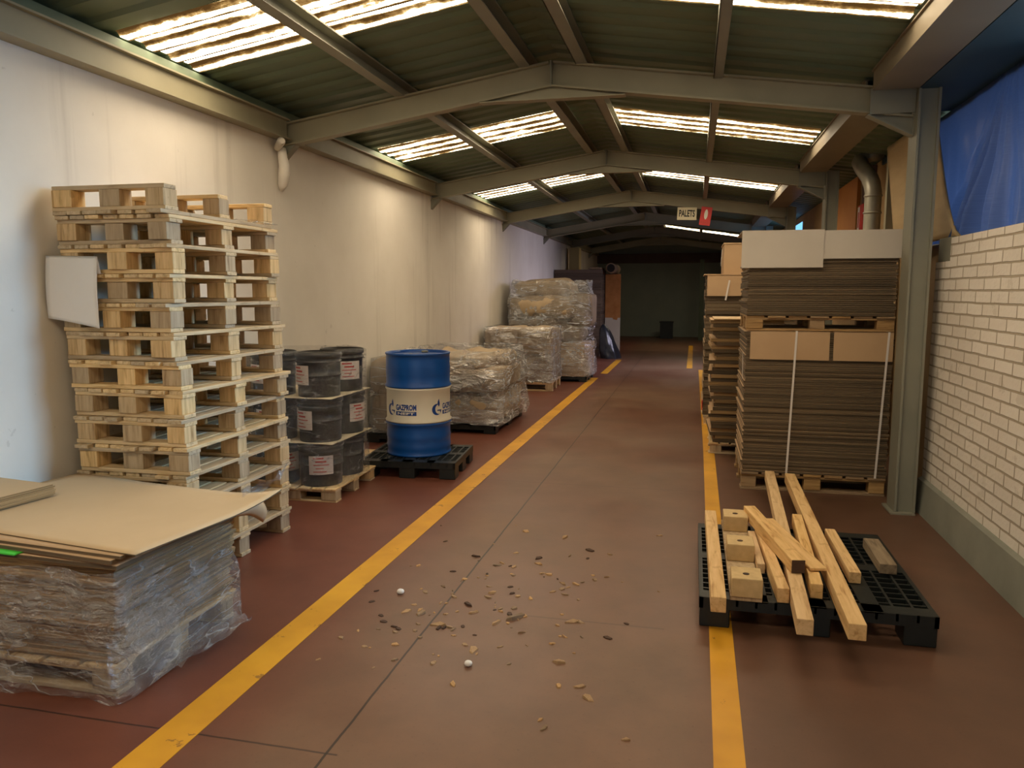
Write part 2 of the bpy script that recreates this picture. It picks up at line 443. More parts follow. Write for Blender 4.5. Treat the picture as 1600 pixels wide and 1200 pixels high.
# roof sheets with trapezoid ribs running down the slope
PITCH = .236
def roof_profile(y0, y1):
    ys = []
    k0 = math.floor(y0/PITCH)-1
    pts = []
    k = k0
    while k*PITCH < y1+PITCH:
        b = k*PITCH
        for dy, dz in ((0, 0), (.085, 0), (.115, .022), (.206, .022)):
            pts.append((b+dy, dz))
        k += 1
    out = [p for p in pts if y0 < p[0] < y1]
    def at(y):
        for p, q in zip(pts, pts[1:]):
            if p[0] <= y <= q[0]:
                return p[1]+(q[1]-p[1])*(y-p[0])/max(q[0]-p[0], 1e-6)
        return 0
    return [(y0, at(y0))] + out + [(y1, at(y1))]
def sheet(mb, x0, x1, y0, y1):
    pr = roof_profile(y0, y1)
    prev = None
    for y, dz in pr:
        a = mb.bm.verts.new((x0, y, roofz(x0)+dz)); b = mb.bm.verts.new((x1, y, roofz(x1)+dz))
        if prev: mb.bm.faces.new((prev[0], prev[1], b, a))
        prev = (a, b)
SKY_Y = [4.62+3.93*k for k in range(-1, 3)] + [22.9]
SKH = .42
LX = (-3.47, -1.36); RX = (-.90, 1.16)
m = MB()
edges = []
cur = YB-.2
for s in SKY_Y:
    edges.append((cur, s-SKH)); cur = s+SKH
edges.append((cur, YE+.2))
for a, b in edges:
    sheet(m, -3.72, XA, a, b); sheet(m, XA, 2.1, a, b)
for s in SKY_Y:
    a, b = s-SKH, s+SKH
    if s < 20: sheet(m, -3.72, LX[0], a, b); sheet(m, LX[1], XA, a, b)
    else: sheet(m, -3.72, XA, a, b)
    sheet(m, XA, RX[0], a, b); sheet(m, RX[1], 2.1, a, b)
structure(m.build('ceiling', M['roof'], solid=.004, fixn=False))
wn = 1
for s in SKY_Y:
    for (x0, x1) in ((LX, RX) if s < 20 else (RX,)):
        m = MB(); sheet(m, x0, x1, s-SKH, s+SKH)
        structure(m.build('window_%d' % wn, M['sky'], fixn=False)); wn += 1

# ridge capping strips and purlins
def purlin(x, w, h, y0, y1, label):
    m = MB()
    z = roofz(x)-.006
    # C section
    m.b2(x-w/2, x-w/2+.006, y0, y1, z-h, z)
    m.b2(x-w/2, x+w/2, y0, y1, z-h, z-h+.006)
    m.b2(x-w/2, x+w/2, y0, y1, z-.012, z)
    o = m.build('roof_purlin', M['steel_grey']); tag(o, label, 'purlin'); return o
purlin(-2.40, .09, .12, YB, YE, 'long steel purlin halfway down the left roof slope, crossing its skylights')
purlin(.13, .07, .12, YB, YE, 'long steel purlin halfway down the right roof slope, crossing its skylights')
purlin(XA-.21, .09, .12, YB, YE, 'steel purlin just left of the roof ridge')
purlin(XA+.24, .09, .12, YB, YE, 'steel purlin just right of the roof ridge')

# portal frames
FR_Y = [-1.70, 2.25, 6.2, 10.1, 14.1, 18.1, 22.1, 26.1]
ORD = {1: 'second', 2: 'third'}
def ibeam(mb, a, b, h, w, tf=.014, tw=.01, up=(0, 0, 1)):
    """I section, depth h along up, flange width w"""
    a, b = Vector(a), Vector(b); d = (b-a).normalized()
    s = d.cross(Vector(up)).normalized(); u = s.cross(d).normalized()
    off = u*(h/2-tf/2)
    mb.beam(a+off, b+off, w, tf, up); mb.beam(a-off, b-off, w, tf, up); mb.beam(a, b, tw, h-2*tf, up)
def frame(Y, label):
    root = empty('portal_frame', (1.6, Y, 0))
    tag(root, label, 'roof frame', 'steel portal frames')
    o = Vector((1.6, Y, 0))
    def L(x, z): return Vector((x, Y, z)) - o
    zt = 3.435; D = .19; xa = XA
    zl = zt-SL*(XA+3.5); zr = zt-SL*(1.47-XA)+.04
    m = MB(); ibeam(m, L(-3.5, zl-D/2), L(xa-.006, zt-D/2), D, .10); m.build('rafter', M['steel'], root)
    m = MB(); ibeam(m, L(xa+.006, zt-D/2), L(1.49, zr-D/2), D, .10); m.build('rafter', M['steel'], root)
    m = MB(); m.b2(xa-.006-1.6, xa+.006-1.6, -.052, .052, zt-D-.005, zt+.002)
    m.build('apex_plate', M['steel_grey'], root)
    # lower gusset under the ridge
    m = MB()
    m.prism([(xa-1.6-.58, zt-D-.09), (xa-1.6+.58, zt-D-.09), (xa-1.6+.58, zt-D-.088), (xa-1.6, zt-D), (xa-1.6-.58, zt-D-.088)], 'y', -.006, .006)
    m.beam((xa-1.6-.58, 0, zt-D-.092), (xa-1.6+.58, 0, zt-D-.092), .09, .008)
    m.build('ridge_gusset', M['steel'], root)
    # right knee: haunch and column
    m = MB()
    m.prism([(1.18-1.6, zr+.045-D-.005), (1.49-1.6, zr-D), (1.49-1.6, zr-D-.12)], 'y', -.006, .006)
    m.beam((1.18-1.6, 0, zr+.045-D-.01), (1.49-1.6, 0, zr-D-.125), .09, .01)
    m.build('haunch', M['steel_grey'], root)
    m = MB(); m.b2(1.19-1.6, 1.49-1.6, -.058, -.053, zr-D+.03, zr+.02); m.build('knee_plate', M['steel_grey'], root)
    m = MB()
    x0, x1 = 1.495-1.6, 1.64-1.6
    m.b2(x0, x0+.016, -.11, .11, .012, 3.07); m.b2(x1-.016, x1, -.11, .11, .012, 3.07); m.b2(x0+.016, x1-.016, -.085, -.073, .012, 3.07)
    m.build('column', M['steel_grey'], root)
    m = MB(); m.b2(x0-.03, x1-.005, -.14, .14, 0, .012); m.build('base_plate', M['steel_grey'], root)
    # left corbel bracket under the rafter
    m = MB(); m.prism([(-3.5-1.6, zl-D-.13), (-3.5-1.6, zl-D), (-3.36-1.6, zl-D+.015)], 'y', -.04, .04)
    m.build('wall_bracket', M['steel_grey'], root)
    return root
names = {6.2: 'steel portal frame nearest in view, its column beside the strapped cardboard',
         10.1: 'second steel portal frame in view, crossing just beyond the first skylit bay',
         14.1: 'third steel portal frame in view, with the two signs hanging under it',
         18.1: 'fourth steel portal frame in view, low behind the hanging signs',
         22.1: 'fifth steel portal frame in view, near the dim end of the hall',
         26.1: 'sixth steel portal frame in view, last before the dark end wall'}
for y in FR_Y:
    if y in names: frame(y, names[y])

# eaves beams on the left wall and along the right columns, bay by bay
bays = [(YB, 6.15, 'above the tall pallet stack'), (6.25, 10.05, 'above the blue drum bay'),
        (10.15, 14.05, 'over the film-wrapped loads'), (14.15, 18.05, 'over the dark cardboard stack'),
        (18.15, 22.05, 'past the dark cardboard stack'), (22.15, 28.4, 'nearest the dark end wall')]
for y0, y1, w in bays:
    m = MB(); z0, z1 = 2.93, 3.09
    m.b2(WX+.001, WX+.075, y0, y1, z0+.012, z1); m.b2(WX+.001, WX+.115, y0, y1, z0, z0+.012); m.b2(WX+.001, WX+.11, y0, y1, z1, z1+.012)
    o = m.build('eaves_beam', M['steel']); tag(o, 'steel eaves beam on the left wall, ' + w, 'beam')
rb = [(YB, 6.08, 'nearest stretch of the boxed eaves beam on the right, beside the blue tarpaulin'),
      (6.32, 9.98, 'second stretch of the boxed eaves beam on the right, above the metal duct'),
      (10.22, 13.98, 'third stretch of the boxed eaves beam on the right, past the second column'),
      (14.22, 17.98, 'fourth stretch of the boxed eaves beam on the right, near the lit blue opening'),
      (18.22, 28.4, 'far dark stretch of the boxed eaves beam on the right')]
for y0, y1, w in rb:
    m = MB(); m.b2(1.19, 1.49, y0, y1, 3.06, 3.15); m.b2(1.19, 1.20, y0, y1, 3.15, 3.19); m.b2(1.175, 1.21, y0, y1, 3.185, 3.195)
    o = m.build('eaves_gutter_beam', M['gutter']); tag(o, w, 'beam')

# broken pipe stub / crumbled plaster at the first frame's left bearing
root = empty('broken_pipe', (-3.44, 6.02, 2.55)); tag(root, 'broken white pipe end hanging on the left wall below the nearest rafter', 'pipe')
m = MB(); m.tube([(0, .06, .30), (.01, .05, .22), (.03, .04, .16), (.02, .05, .09), (-.01, .07, .0), (-.03, .08, -.05)], [.035, .04, .045, .05, .04, .012], 12)
m.build('pipe', M['plaster'], root)
m = MB(); m.tube([(-.02, .02, .30), (.06, -.05, .34), (.10, -.10, .33)], [.03, .035, .02], 10); m.build('pipe_elbow', M['plaster'], root)

# yellow lines
def line(x0, x1, y0, y1, label):
    m = MB(); m.b2(x0, x1, y0, y1, 0, .002); o = m.build('yellow_floor_line', M['yellow']); tag(o, label, 'floor marking')
m = MB(); m.prism([(-1.945, -2), (-1.775, -2), (-1.745, 14.6), (-1.885, 14.6)], 'z', 0, .002)
tag(m.build('yellow_floor_line', M['yellow']), 'long yellow painted line along the left edge of the lane', 'floor marking')
m = MB(); m.prism([(.09, -2), (.20, -2), (.245, 8), (.24, 16.6), (.13, 16.6), (.135, 8)], 'z', 0, .002)
tag(m.build('yellow_floor_line', M['yellow']), 'long yellow painted line along the right edge of the lane, under the black pallet', 'floor marking')
line(-1.80, -1.66, 15.4, 18.6, 'far yellow line beyond the film-wrapped loads, by the black bin bag')
line(-.12, .0, 16.9, 24, 'far yellow line set in on the right of the lane, near the dark end wall')

# far end: post, bin, low pallet
m = MB(); m.b2(.16, .30, 26.6, 26.72, 0, 2.7); tag(m.build('green_post', M['post']), 'dull green upright post before the dark end wall', 'post')
root = empty('waste_bin', (-.92, 27.6, 0)); tag(root, 'black square waste bin before the dark end wall', 'bin')
m = MB(); m.prism([(-.22, -.2), (.22, -.2), (.22, .2), (-.22, .2)], 'z', 0, .55); m.build('body', M['black'], root)
m = MB(); m.b2(-.24, .24, -.22, .22, .55, .60); m.build('lid', M['black'], root)

# yellow post on the far left
m = MB(); m.b2(-3.42, -3.14, 21.4, 21.8, 0, 2.85); tag(m.build('yellow_pillar', M['ycol']), 'pale yellow pillar by the left wall, above the dark cardboard stack', 'pillar')

# ------------------------------------------------------------------ pallets
def pallet_parts(root, W, L, H, nb=7, seed=0, base_along='X'):
    """W along x, L along y; deck boards along y, stringers and runners along x"""
    r = random.Random(seed)
    td = .022*H/.166; tb = .024*H/.166; hb = H-2*td-tb
    gap = (W - nb*.098*W/.79)/(nb-1)
    bw = .098*W/.79
    for i in range(nb):
        m = MB(); x = -W/2 + bw/2 + i*(bw+gap)
        dl = r.uniform(-.012, .012)
        m.b2(x-bw/2, x+bw/2, -L/2+dl, L/2+dl, H-td, H); m.build('deck_board', M['wood'], root, bevel=.003)
    for j in range(3):
        y = (-L/2+.07, 0, L/2-.07)[j]
        m = MB(); m.b2(-W/2, W/2, y-.055, y+.055, H-2*td, H-td); m.build('stringer_board', M['woodx'], root, bevel=.003)
        m = MB(); m.b2(-W/2+r.uniform(-.01, .01), W/2, y-.05, y+.05, 0, tb); m.build('bottom_board', M['woodx'], root, bevel=.003)
        for i in range(3):
            x = (-W/2+.065, r.uniform(-.02, .02), W/2-.065)[i]
            bx = r.uniform(.055, .066); by = r.uniform(.05, .06)
            m = MB(); m.b2(x-bx, x+bx, y-by, y+by, tb, H-2*td); m.build('block', M['woodb'], root, bevel=.004)
    return root
def wood_pallet(label, loc, rz, W, L, H, seed=0, group=None, nb=7):
    root = empty('wooden_pallet', loc, rz); tag(root, label, 'pallet', group)
    return pallet_parts(root, W, L, H, nb, seed)

# tall stack of 14
PH = .1585
protos = []
words = ['bottom', 'second from the bottom', 'third from the bottom', 'fourth from the bottom', 'fifth from the bottom', 'sixth from the bottom', 'seventh from the bottom',
         'eighth from the bottom', 'sixth from the top', 'fifth from the top', 'fourth from the top', 'third from the top', 'second from the top', 'topmost']
lean = [(0, 0), (.0, .0), (.012, .0), (.0, .01), (.01, .0), (-.004, .0), (.012, .01), (-.01, 0), (-.02, .01), (-.03, 0), (-.03, .0), (-.01, -.01), (-.035, .01), (-.045, -.01)]
for i in range(14):
    cx, cy = -3.055, 4.17
    lx, ly = lean[i]
    lab = 'raw wooden pallet, %s in the tall stack by the left wall' % words[i]
    if i == 0: lab = 'raw wooden pallet standing on the floor at the bottom of the tall stack'
    if i == 13: lab = 'raw wooden pallet turned upside down on top of the tall stack'
    if i < 3:
        p = wood_pallet(lab, (0, 0, 0), 0, .705, 1.13, PH-.002, seed=i, group='tall stack of wooden pallets'); protos.append(p)
    else:
        p = copy_tree(protos[i % 3]); p['label'] = lab; p['group'] = 'tall stack of wooden pallets'
        for ch in ALLCH(p):
            if ch.name.startswith('block'):
                ch.location = (RND.uniform(-.008, .0), RND.uniform(-.012, .012), 0)
            elif ch.name.startswith('deck'):
                ch.location = (0, RND.uniform(-.02, .015), 0)
    p.location = (cx+lx, cy+ly, i*PH+.001)
    p.rotation_euler = (0, 0, R(RND.uniform(-1.3, 1.3)) + (pi if i % 2 else 0))
    if i == 13:
        p.location = (cx+lx, cy+ly, 14*PH)
        p.rotation_euler = (0, pi, R(1.0))
# paper hanging from the stack front
m = MB()
def fpaper(u, v):
    x = -3.475+.33*u - .01*v
    s = v*.40
    if s < .04: return (x+.012*u, 3.602-s*.55, 11*PH+.003-s*.08)
    s -= .04
    return (x, 3.578-.012*sin(v*3)-.02*s + .015*sin(u*3), 1.862-s*1.0-.055*u*v)
m.grid(fpaper, 12, 22)
tag(m.build('white_paper', M['paper'], solid=.0015), 'blank white paper sheet hanging over the front of the tall pallet stack', 'paper')
# scraps of film on the stack top and crumpled tape
def crumple(name, c, s, mat, label, cat, seed, n=14):
    m = MB()
    def f(u, v):
        p = Vector((c[0]+(u-.5)*s[0], c[1]+(v-.5)*s[1], c[2]))
        k = mnoise.noise(Vector((u*4+seed, v*4, seed)))
        return (p.x+.15*s[0]*mnoise.noise(Vector((u*3, v*3+seed, 2))), p.y, p.z+s[2]*(.5+.5*k)+.002)
    m.grid(f, n, n)
    o = m.build(name, mat); tag(o, label, cat); return o
crumple('film_scrap', (-2.80, 4.50, 13*PH+.008), (.22, .34, .035), M['film'], 'torn scrap of clear film lying on top of the tall pallet stack', 'plastic film', 3)

# ------------------------------------------------------------------ left foreground: wrapped pile of cardboard
wood_pallet('raw wooden pallet under the wrapped cardboard pile in the left foreground', (-2.86, 2.93, 0), 0, 1.22, .86, .135, seed=21, nb=7)
pile = empty('wrapped_cardboard_pile', (-2.86, 2.93, .135))
tag(pile, 'pile of flat cardboard under clear film on a pallet in the left foreground', 'cardboard pile')
N = 27; TH = .0155
for i in range(N):
    t = i/(N-1)
    m = MB(); w, d = 1.18+RND.uniform(-.01, .01), .82
    dx = RND.uniform(-.012, .012) + .05*t; dy = RND.uniform(-.012, .012) - .0*t
    m.box((dx, dy, (i+.5)*TH), (w, d, TH*.86), rot=Matrix.Rotation(R(RND.uniform(-.7, .7)), 3, 'Z'), edge=1)
    m.build('cardboard_sheet', [M['card'], M['edge_l']], pile)
def film_shell(name, parent, x0, x1, y0, y1, zs, mat, amp=.02, seed=0, n=96, r=.06, flare=.0, top=False, lean=(0, 0)):
    """rounded-rectangle sleeve between heights; zs = list of (z, inflate)"""
    m = MB(); cx, cy = (x0+x1)/2, (y0+y1)/2
    hx, hy = (x1-x0)/2, (y1-y0)/2
    per = []
    # perimeter param by arclength on a rectangle
    P = 2*(2*hx+2*hy)
    for i in range(n):
        s = i/n*P
        if s < 2*hx: p = (-hx+s, -hy)
        elif s < 2*hx+2*hy: p = (hx, -hy+s-2*hx)
        elif s < 4*hx+2*hy: p = (hx-(s-2*hx-2*hy), hy)
        else: p = (-hx, hy-(s-4*hx-2*hy))
        # round the corners
        ax, ay = max(abs(p[0])-(hx-r), 0), max(abs(p[1])-(hy-r), 0)
        L = sqrt(ax*ax+ay*ay)
        if L > r:
            k = r/L
            p = (math.copysign(hx-r+ax*k, p[0]), math.copysign(hy-r+ay*k, p[1]))
        per.append(p)
    def f(u, v):
        i = int(round(u*n)) % n
        p = per[i]
        q = v*(len(zs)-1); a = min(int(q), len(zs)-2); w = q-a
        z = zs[a][0]*(1-w)+zs[a+1][0]*w; inf = zs[a][1]*(1-w)+zs[a+1][1]*w
        d = Vector((p[0]/hx, p[1]/hy)); d.normalize()
        k = inf + amp*(.6+1.0*mnoise.noise(Vector((p[0]*4+seed, p[1]*4, z*6)))) + .5*amp*mnoise.noise(Vector((p[0]*14, p[1]*14+seed, z*3)))
        return (cx+p[0]+d.x*k+lean[0]*v, cy+p[1]+d.y*k+lean[1]*v, z+.5*amp*mnoise.noise(Vector((p[0]*7, p[1]*7, seed)))*(1 if .02 < v < .98 else 1.6))
    V = m.grid(f, n, (len(zs)-1)*7+1, closed_u=True)
    if top:
        fc = m.bm.faces.new(V[-1]); fc.smooth = True
    o = m.build(name, mat, parent); return o
film_shell('plastic_wrap', pile, -.585, .63, -.42, .42, [(-.13, .035), (.0, .03), (.2, .004), (.40, .006)], M['film'], amp=.036, seed=3, n=170)
def loose_sheet(label, c, w, d, t, rz, z, sag, mats, name='cardboard_sheet', nx=24, ny=18, lift=None):
    """a big flat board resting near z with sag at its overhanging corners"""
    m = MB()
    def P(u, v, s):
        x, y = (u-.5)*w, (v-.5)*d
        dz = sag(u, v)
        return (x, y, dz + s)
    top = [[m.bm.verts.new(P(i/(nx-1), j/(ny-1), t)) for i in range(nx)] for j in range(ny)]
    bot = [[m.bm.verts.new(P(i/(nx-1), j/(ny-1), 0)) for i in range(nx)] for j in range(ny)]
    for j in range(ny-1):
        for i in range(nx-1):
            f = m.bm.faces.new((top[j][i], top[j][i+1], top[j+1][i+1], top[j+1][i])); f.smooth = True
            f = m.bm.faces.new((bot[j][i], bot[j+1][i], bot[j+1][i+1], bot[j][i+1])); f.smooth = True
    for j in range(ny-1):
        for i, s in ((0, 0), (nx-1, 1)):
            f = m.bm.faces.new((top[j][i], top[j+1][i], bot[j+1][i], bot[j][i])); f.material_index = 1
    for i in range(nx-1):
        for j in (0, ny-1):
            f = m.bm.faces.new((top[j][i], top[j][i+1], bot[j][i+1], bot[j][i])); f.material_index = 1
    o = m.build(name, mats, loc=(c[0], c[1], z)); o.rotation_euler = (0, 0, rz)
    tag(o, label, 'cardboard'); return o
zt = .135+N*TH
base = -.012
loose_sheet('lowest loose cardboard board just above the film of the left foreground pile', (-2.80, 2.93), 1.28, .84, .016, R(-3), zt+.006, lambda u, v: .004*sin(u*5)*0, [M['card'], M['edge']])
m = MB(); m.b2(-.34, .13, -.06, .30, 0, .006)
o = m.build('green_board', M['green'], loc=(-2.80, 2.55, zt+.024)); o.rotation_euler = (0, 0, R(-4)); tag(o, 'bright green strip of board poking out below the top cardboard sheet', 'board')
loose_sheet('brown cardboard board directly under the wide pale top sheet', (-2.80, 2.96), 1.30, .86, .016, R(-6), zt+.0312, lambda u, v: 0, [M['card'], M['edge']])
loose_sheet('second board under the wide pale top sheet, darker at the edge', (-2.78, 2.96), 1.30, .84, .012, R(-5), zt+.0485, lambda u, v: 0, [M['card'], M['edge']])
def sagtop(u, v):
    a = max(0, u-.72)/.28; b = max(0, v-.55)/.45
    g = .04*a*a*b*b                    # curled far right corner
    g += .006*max(0, sin(u*6+1))*(.4+v)
    g += .016*max(0, .35-u)*(1-v)
    return g
top_sheet = loose_sheet('wide pale cardboard sheet on top of the left foreground pile', (-2.74, 3.04), 1.40, .90, .005, R(-8), zt+.0612, sagtop, [M['cardtop'], M['edge']])
# dark smudge hole on the sheet is printed; small offcut pack on top, left
for i in range(7):
    m = MB(); m.box((RND.uniform(-.008, .008), RND.uniform(-.006, .006), i*.0085+.004), (.42, .30, .0075), rot=Matrix.Rotation(R(RND.uniform(-1.5, 1.5)), 3, 'Z'), edge=1)
    o = m.build('cardboard_offcut', [M['cardtop'], M['edge_l']], loc=(-3.33, 3.02, zt+.0765)); o.rotation_euler = (0, 0, R(-9))
    tag(o, 'small cardboard offcut in the little pack lying on the wide pale sheet', 'cardboard', 'little pack of offcuts on the pale sheet')
# curl of film sticking out of the pile's far corner
m = MB()
m.grid(lambda u, v: (-2.20+.02*u+.03*v+.012*sin(9*u+v*3), 3.33+.55*u*.8+.02*sin(u*12), .62+.06*u*u+.09*(v-.5)*(1-u*.5)+.012*sin(u*20+v*6)), 24, 7)
tag(m.build('film_tail', M['film']), 'twisted tail of clear film trailing from the far corner of the pale sheet', 'plastic film')
# torn flap hanging from corner
m = MB()
m.grid(lambda u, v: (-2.17+.05*u+.03*sin(v*3), 3.16+.26*u, .605-.12*v*u-.012*sin(u*7)), 10, 7)
fl_ = m.build('torn_flap', M['card'], solid=.004); bpy.context.view_layer.update()
fl_.parent = top_sheet; fl_.matrix_parent_inverse = top_sheet.matrix_world.inverted()
# film spread on floor beside pallet
crumple('film_skirt', (-2.17, 2.98, 0.0), (.16, .55, .10), M['film'], 'loose clear film bunched on the floor along the foreground pallet', 'plastic film', 9, 26)

# ------------------------------------------------------------------ black pails
pp = wood_pallet('wooden pallet under the film-wrapped black pails', (-3.08, 5.79, 0), R(2), .76, .86, .112, seed=33)
def pail_mesh(h=.343, r=.174):
    pr = [(r*.93, 0), (r*.94, .01), (r*.955, h*.45), (r*.955, h*.47), (r*1.0, h*.475), (r*1.0, h*.5), (r*.965, h*.505), (r*.975, h*.78), (r*1.03, h*.785), (r*1.03, h*.82),
          (r*.985, h*.825), (r*.99, h*.9), (r*1.05, h*.905), (r*1.06, h*.96), (r*1.03, h)]
    m = MB(); m.lathe(pr, 40); return m.mesh('body', M['pail'])
def lid_mesh(h=.343, r=.174):
    m = MB(); m.lathe([(r*1.03, h-.004), (r*1.035, h+.003), (r*.98, h+.006), (r*.96, h-.0), (0.0001, h)], 40); return m.mesh('lid', M['pail'])
def label_mesh(a0, a1, z0, z1, r=.1755):
    m = MB(); m.grid(lambda u, v: ((r+.0012+.002*v)*cos(a0+(a1-a0)*u), (r+.0012+.002*v)*sin(a0+(a1-a0)*u), z0+(z1-z0)*v), 14, 4)
    return m.mesh('label', M['label'])
def print_mesh(a0, a1, z0, z1, r=.1785):
    m = MB()
    for k in range(5):
        zz = z0+(z1-z0)*(k+.5)/5
        aa = a0+(a1-a0)*(.15+.1*(k % 2)); ab = a1-(a1-a0)*(.15+.12*((k+1) % 3))
        hgt = (z1-z0)*(.05 if k < 3 else .1)
        m.grid(lambda u, v: (r*cos(aa+(ab-aa)*u), r*sin(aa+(ab-aa)*u), zz-hgt/2+hgt*v), 10, 2)
    return m.mesh('printed_text', M['inkred'])
bodyM, lidM = pail_mesh(), lid_mesh()
tiers = ['bottom', 'middle', 'top']
TZ = .356
colspec = [(-2.895, 5.575, 'front corner', R(-95)), (-2.885, 5.965, 'rear right', R(-42)), (-3.285, 5.575, 'front left', R(-110))]
for ti in range(3):
    for ci, (px, py, nm, la) in enumerate(colspec):
        root = empty('pail', (px+RND.uniform(-.008, .008), py, .1135+ti*TZ), 0)
        tag(root, 'black lidded pail wrapped in film, %s tier, %s of the pail stack' % (tiers[ti], nm), 'pail', 'film-wrapped black pails')
        b = bpy.data.objects.new('body', bodyM); link(b, root)
        l = bpy.data.objects.new('lid', lidM); link(l, root)
        off = {0: .55, 1: -.35, 2: -.45}[ti] if ci == 0 else {0: 1.4, 1: .45, 2: -.05}[ti]
        a = la+off
        lb = bpy.data.objects.new('label', label_mesh(a-.55, a+.55, .10, .25)); link(lb, root); lb['label'] = 'white printed label'
        pt = bpy.data.objects.new('printed_text', print_mesh(a-.5, a+.5, .11, .245)); link(pt, lb)
for k, z in enumerate((.1135+TZ-.0062, .1135+2*TZ-.0062)):
    m = MB()
    m.grid(lambda u, v: (-3.47+.765*u, 5.39+.755*v, 0), 8, 8)
    o = m.build('slip_sheet', M['slip'], loc=(0, 0, z+.0022), solid=.004)
    tag(o, 'pale board sheet between the %s tiers of black pails' % ('bottom and middle', 'middle and top')[k], 'board')
o = film_shell('stretch_film', None, -3.47, -2.70, 5.38, 6.14, [(.118, .012), (.30, .008), (.46, .014), (.64, .008), (.82, .014), (1.0, .010), (1.165, .006), (1.185, -.06)], M['film_dark'], amp=.010, seed=11, n=120, r=.15)
tag(o, 'clear stretch film wound around the black pails', 'plastic film')
# cardboard on the floor beyond the pails
m = MB(); m.b2(-.30, .04, -.45, .35, 0, .012, edge=1); o = m.build('cardboard_sheet', [M['cardtop'], M['edge_l']], loc=(-3.0, 7.0, 0)); o.rotation_euler = (0, 0, R(6))
tag(o, 'flat cardboard sheet on the floor between the black pails and blue drum', 'cardboard')

# ------------------------------------------------------------------ black plastic pallets
def plastic_pallet(label, loc, rz, W, L, H, solid_mid=True, nx=12, ny=9):
    root = empty('plastic_pallet', loc, rz); tag(root, label, 'pallet')
    m = MB(); td = .035
    # rim
    for s in (-1, 1):
        m.b2(s*W/2-(.02 if s > 0 else 0), s*W/2+(.02 if s < 0 else 0), -L/2, L/2, H-td-.02, H)
        m.b2(-W/2, W/2, s*L/2-(.02 if s > 0 else 0), s*L/2+(.02 if s < 0 else 0), H-td-.02, H)
    # ribs along y and across x
    for i in range(1, nx):
        x = -W/2+W*i/nx; m.b2(x-.006, x+.006, -L/2, L/2, H-td, H)
    for j in range(1, ny*2):
        y = -L/2+L*j/(ny*2); m.b2(-W/2, W/2, y-.006, y+.006, H-td, H-.004)
    # solid strips
    for x0, x1 in ((-.28*W, -.20*W), (.0*W-.05, .0*W+.05), (.20*W, .28*W)):
        m.b2(x0, x1, -L/2, L/2, H-.006, H+.0005)
    for k in range(3):
        y = (-L/2+.05, 0, L/2-.05)[k]
        m.b2(-W/2, W/2, y-.045, y+.045, H-.006, H+.0005)
    m.build('deck', M['black'], root)
    for i in range(3):
        for j in range(3):
            x = (-W/2+.075, 0, W/2-.075)[i]; y = (-L/2+.085, 0, L/2-.085)[j]
            q = MB(); a, b = .072, .08
            q.prism([(x-a, y-b), (x+a, y-b), (x+a, y+b), (x-a, y+b)], 'z', 0, H-td)
            q.build('foot', M['black'], root, bevel=.006)
    return root
plastic_pallet('black plastic grid pallet under the blue drum', (-2.475, 6.68, 0), R(5), .88, .82, .15)
plastic_pallet('black plastic grid pallet on the right, scattered with loose timbers', (.605, 4.38, 0), R(0), 1.08, 1.25, .152)

# ------------------------------------------------------------------ blue drum
DC = (-2.49, 6.74); DR = .295; DZ = .152; DH = .94
drum = empty('oil_drum', (DC[0], DC[1], DZ)); tag(drum, 'blue steel drum with a white band and logo on a black pallet', 'drum')
def drum_prof(z0, z1, hoop_at=()):
    pr = []
    return pr
zA, zB = .305, .625     # white band limits
m = MB()
m.lathe([(DR-.012, 0), (DR+.004, .0), (DR+.006, .010), (DR+.002, .018), (DR-.002, .026), (DR, .05)] +
        [(DR+.0025*(1+sin(k*pi/2)) * (1 if k % 2 else 0), .06+k*.022) for k in range(7)] + [(DR, .24), (DR, zA-.03), (DR+.012, zA-.014), (DR+.012, zA-.006), (DR+.002, zA)], 72, cap=True)
m.build('lower_shell', M['blue'], drum)
m = MB(); m.lathe([(DR+.002, zA), (DR+.012, zA+.006), (DR+.013, zA+.014), (DR, zA+.03), (DR, zB-.03), (DR+.010, zB-.014), (DR+.010, zB-.006), (DR+.002, zB)], 72, cap=False)
band = m.build('white_band', M['dwhite'], drum); band['label'] = 'white painted band with blue lettering'
m = MB(); m.lathe([(DR+.002, zB), (DR+.012, zB+.006), (DR+.012, zB+.014), (DR, zB+.03), (DR, zB+.1)] + [(DR+.0025*(1 if k % 2 else 0), zB+.11+k*.022) for k in range(5)] +
                  [(DR, DH-.06), (DR-.002, DH-.022), (DR+.005, DH-.018), (DR+.006, DH-.004), (DR+.002, DH), (DR-.012, DH), (DR-.014, DH-.025)], 72, cap=False)
m.build('upper_shell', M['blue'], drum)
m = MB(); m.lathe([(DR-.014, DH-.026), (DR-.03, DH-.024), (.0001, DH-.022)], 72, cap=False)
lid = m.build('lid', M['drumlid'], drum)
for bx, by, br in ((.0, .19, .032), (.0, -.19, .018)):
    m = MB(); m.lathe([(br, DH-.0225), (br, DH-.006), (br*.8, DH-.004), (.0001, DH-.004)], 20, c=(bx, by, 0)); m.build('bung', M['steel_grey'], lid)

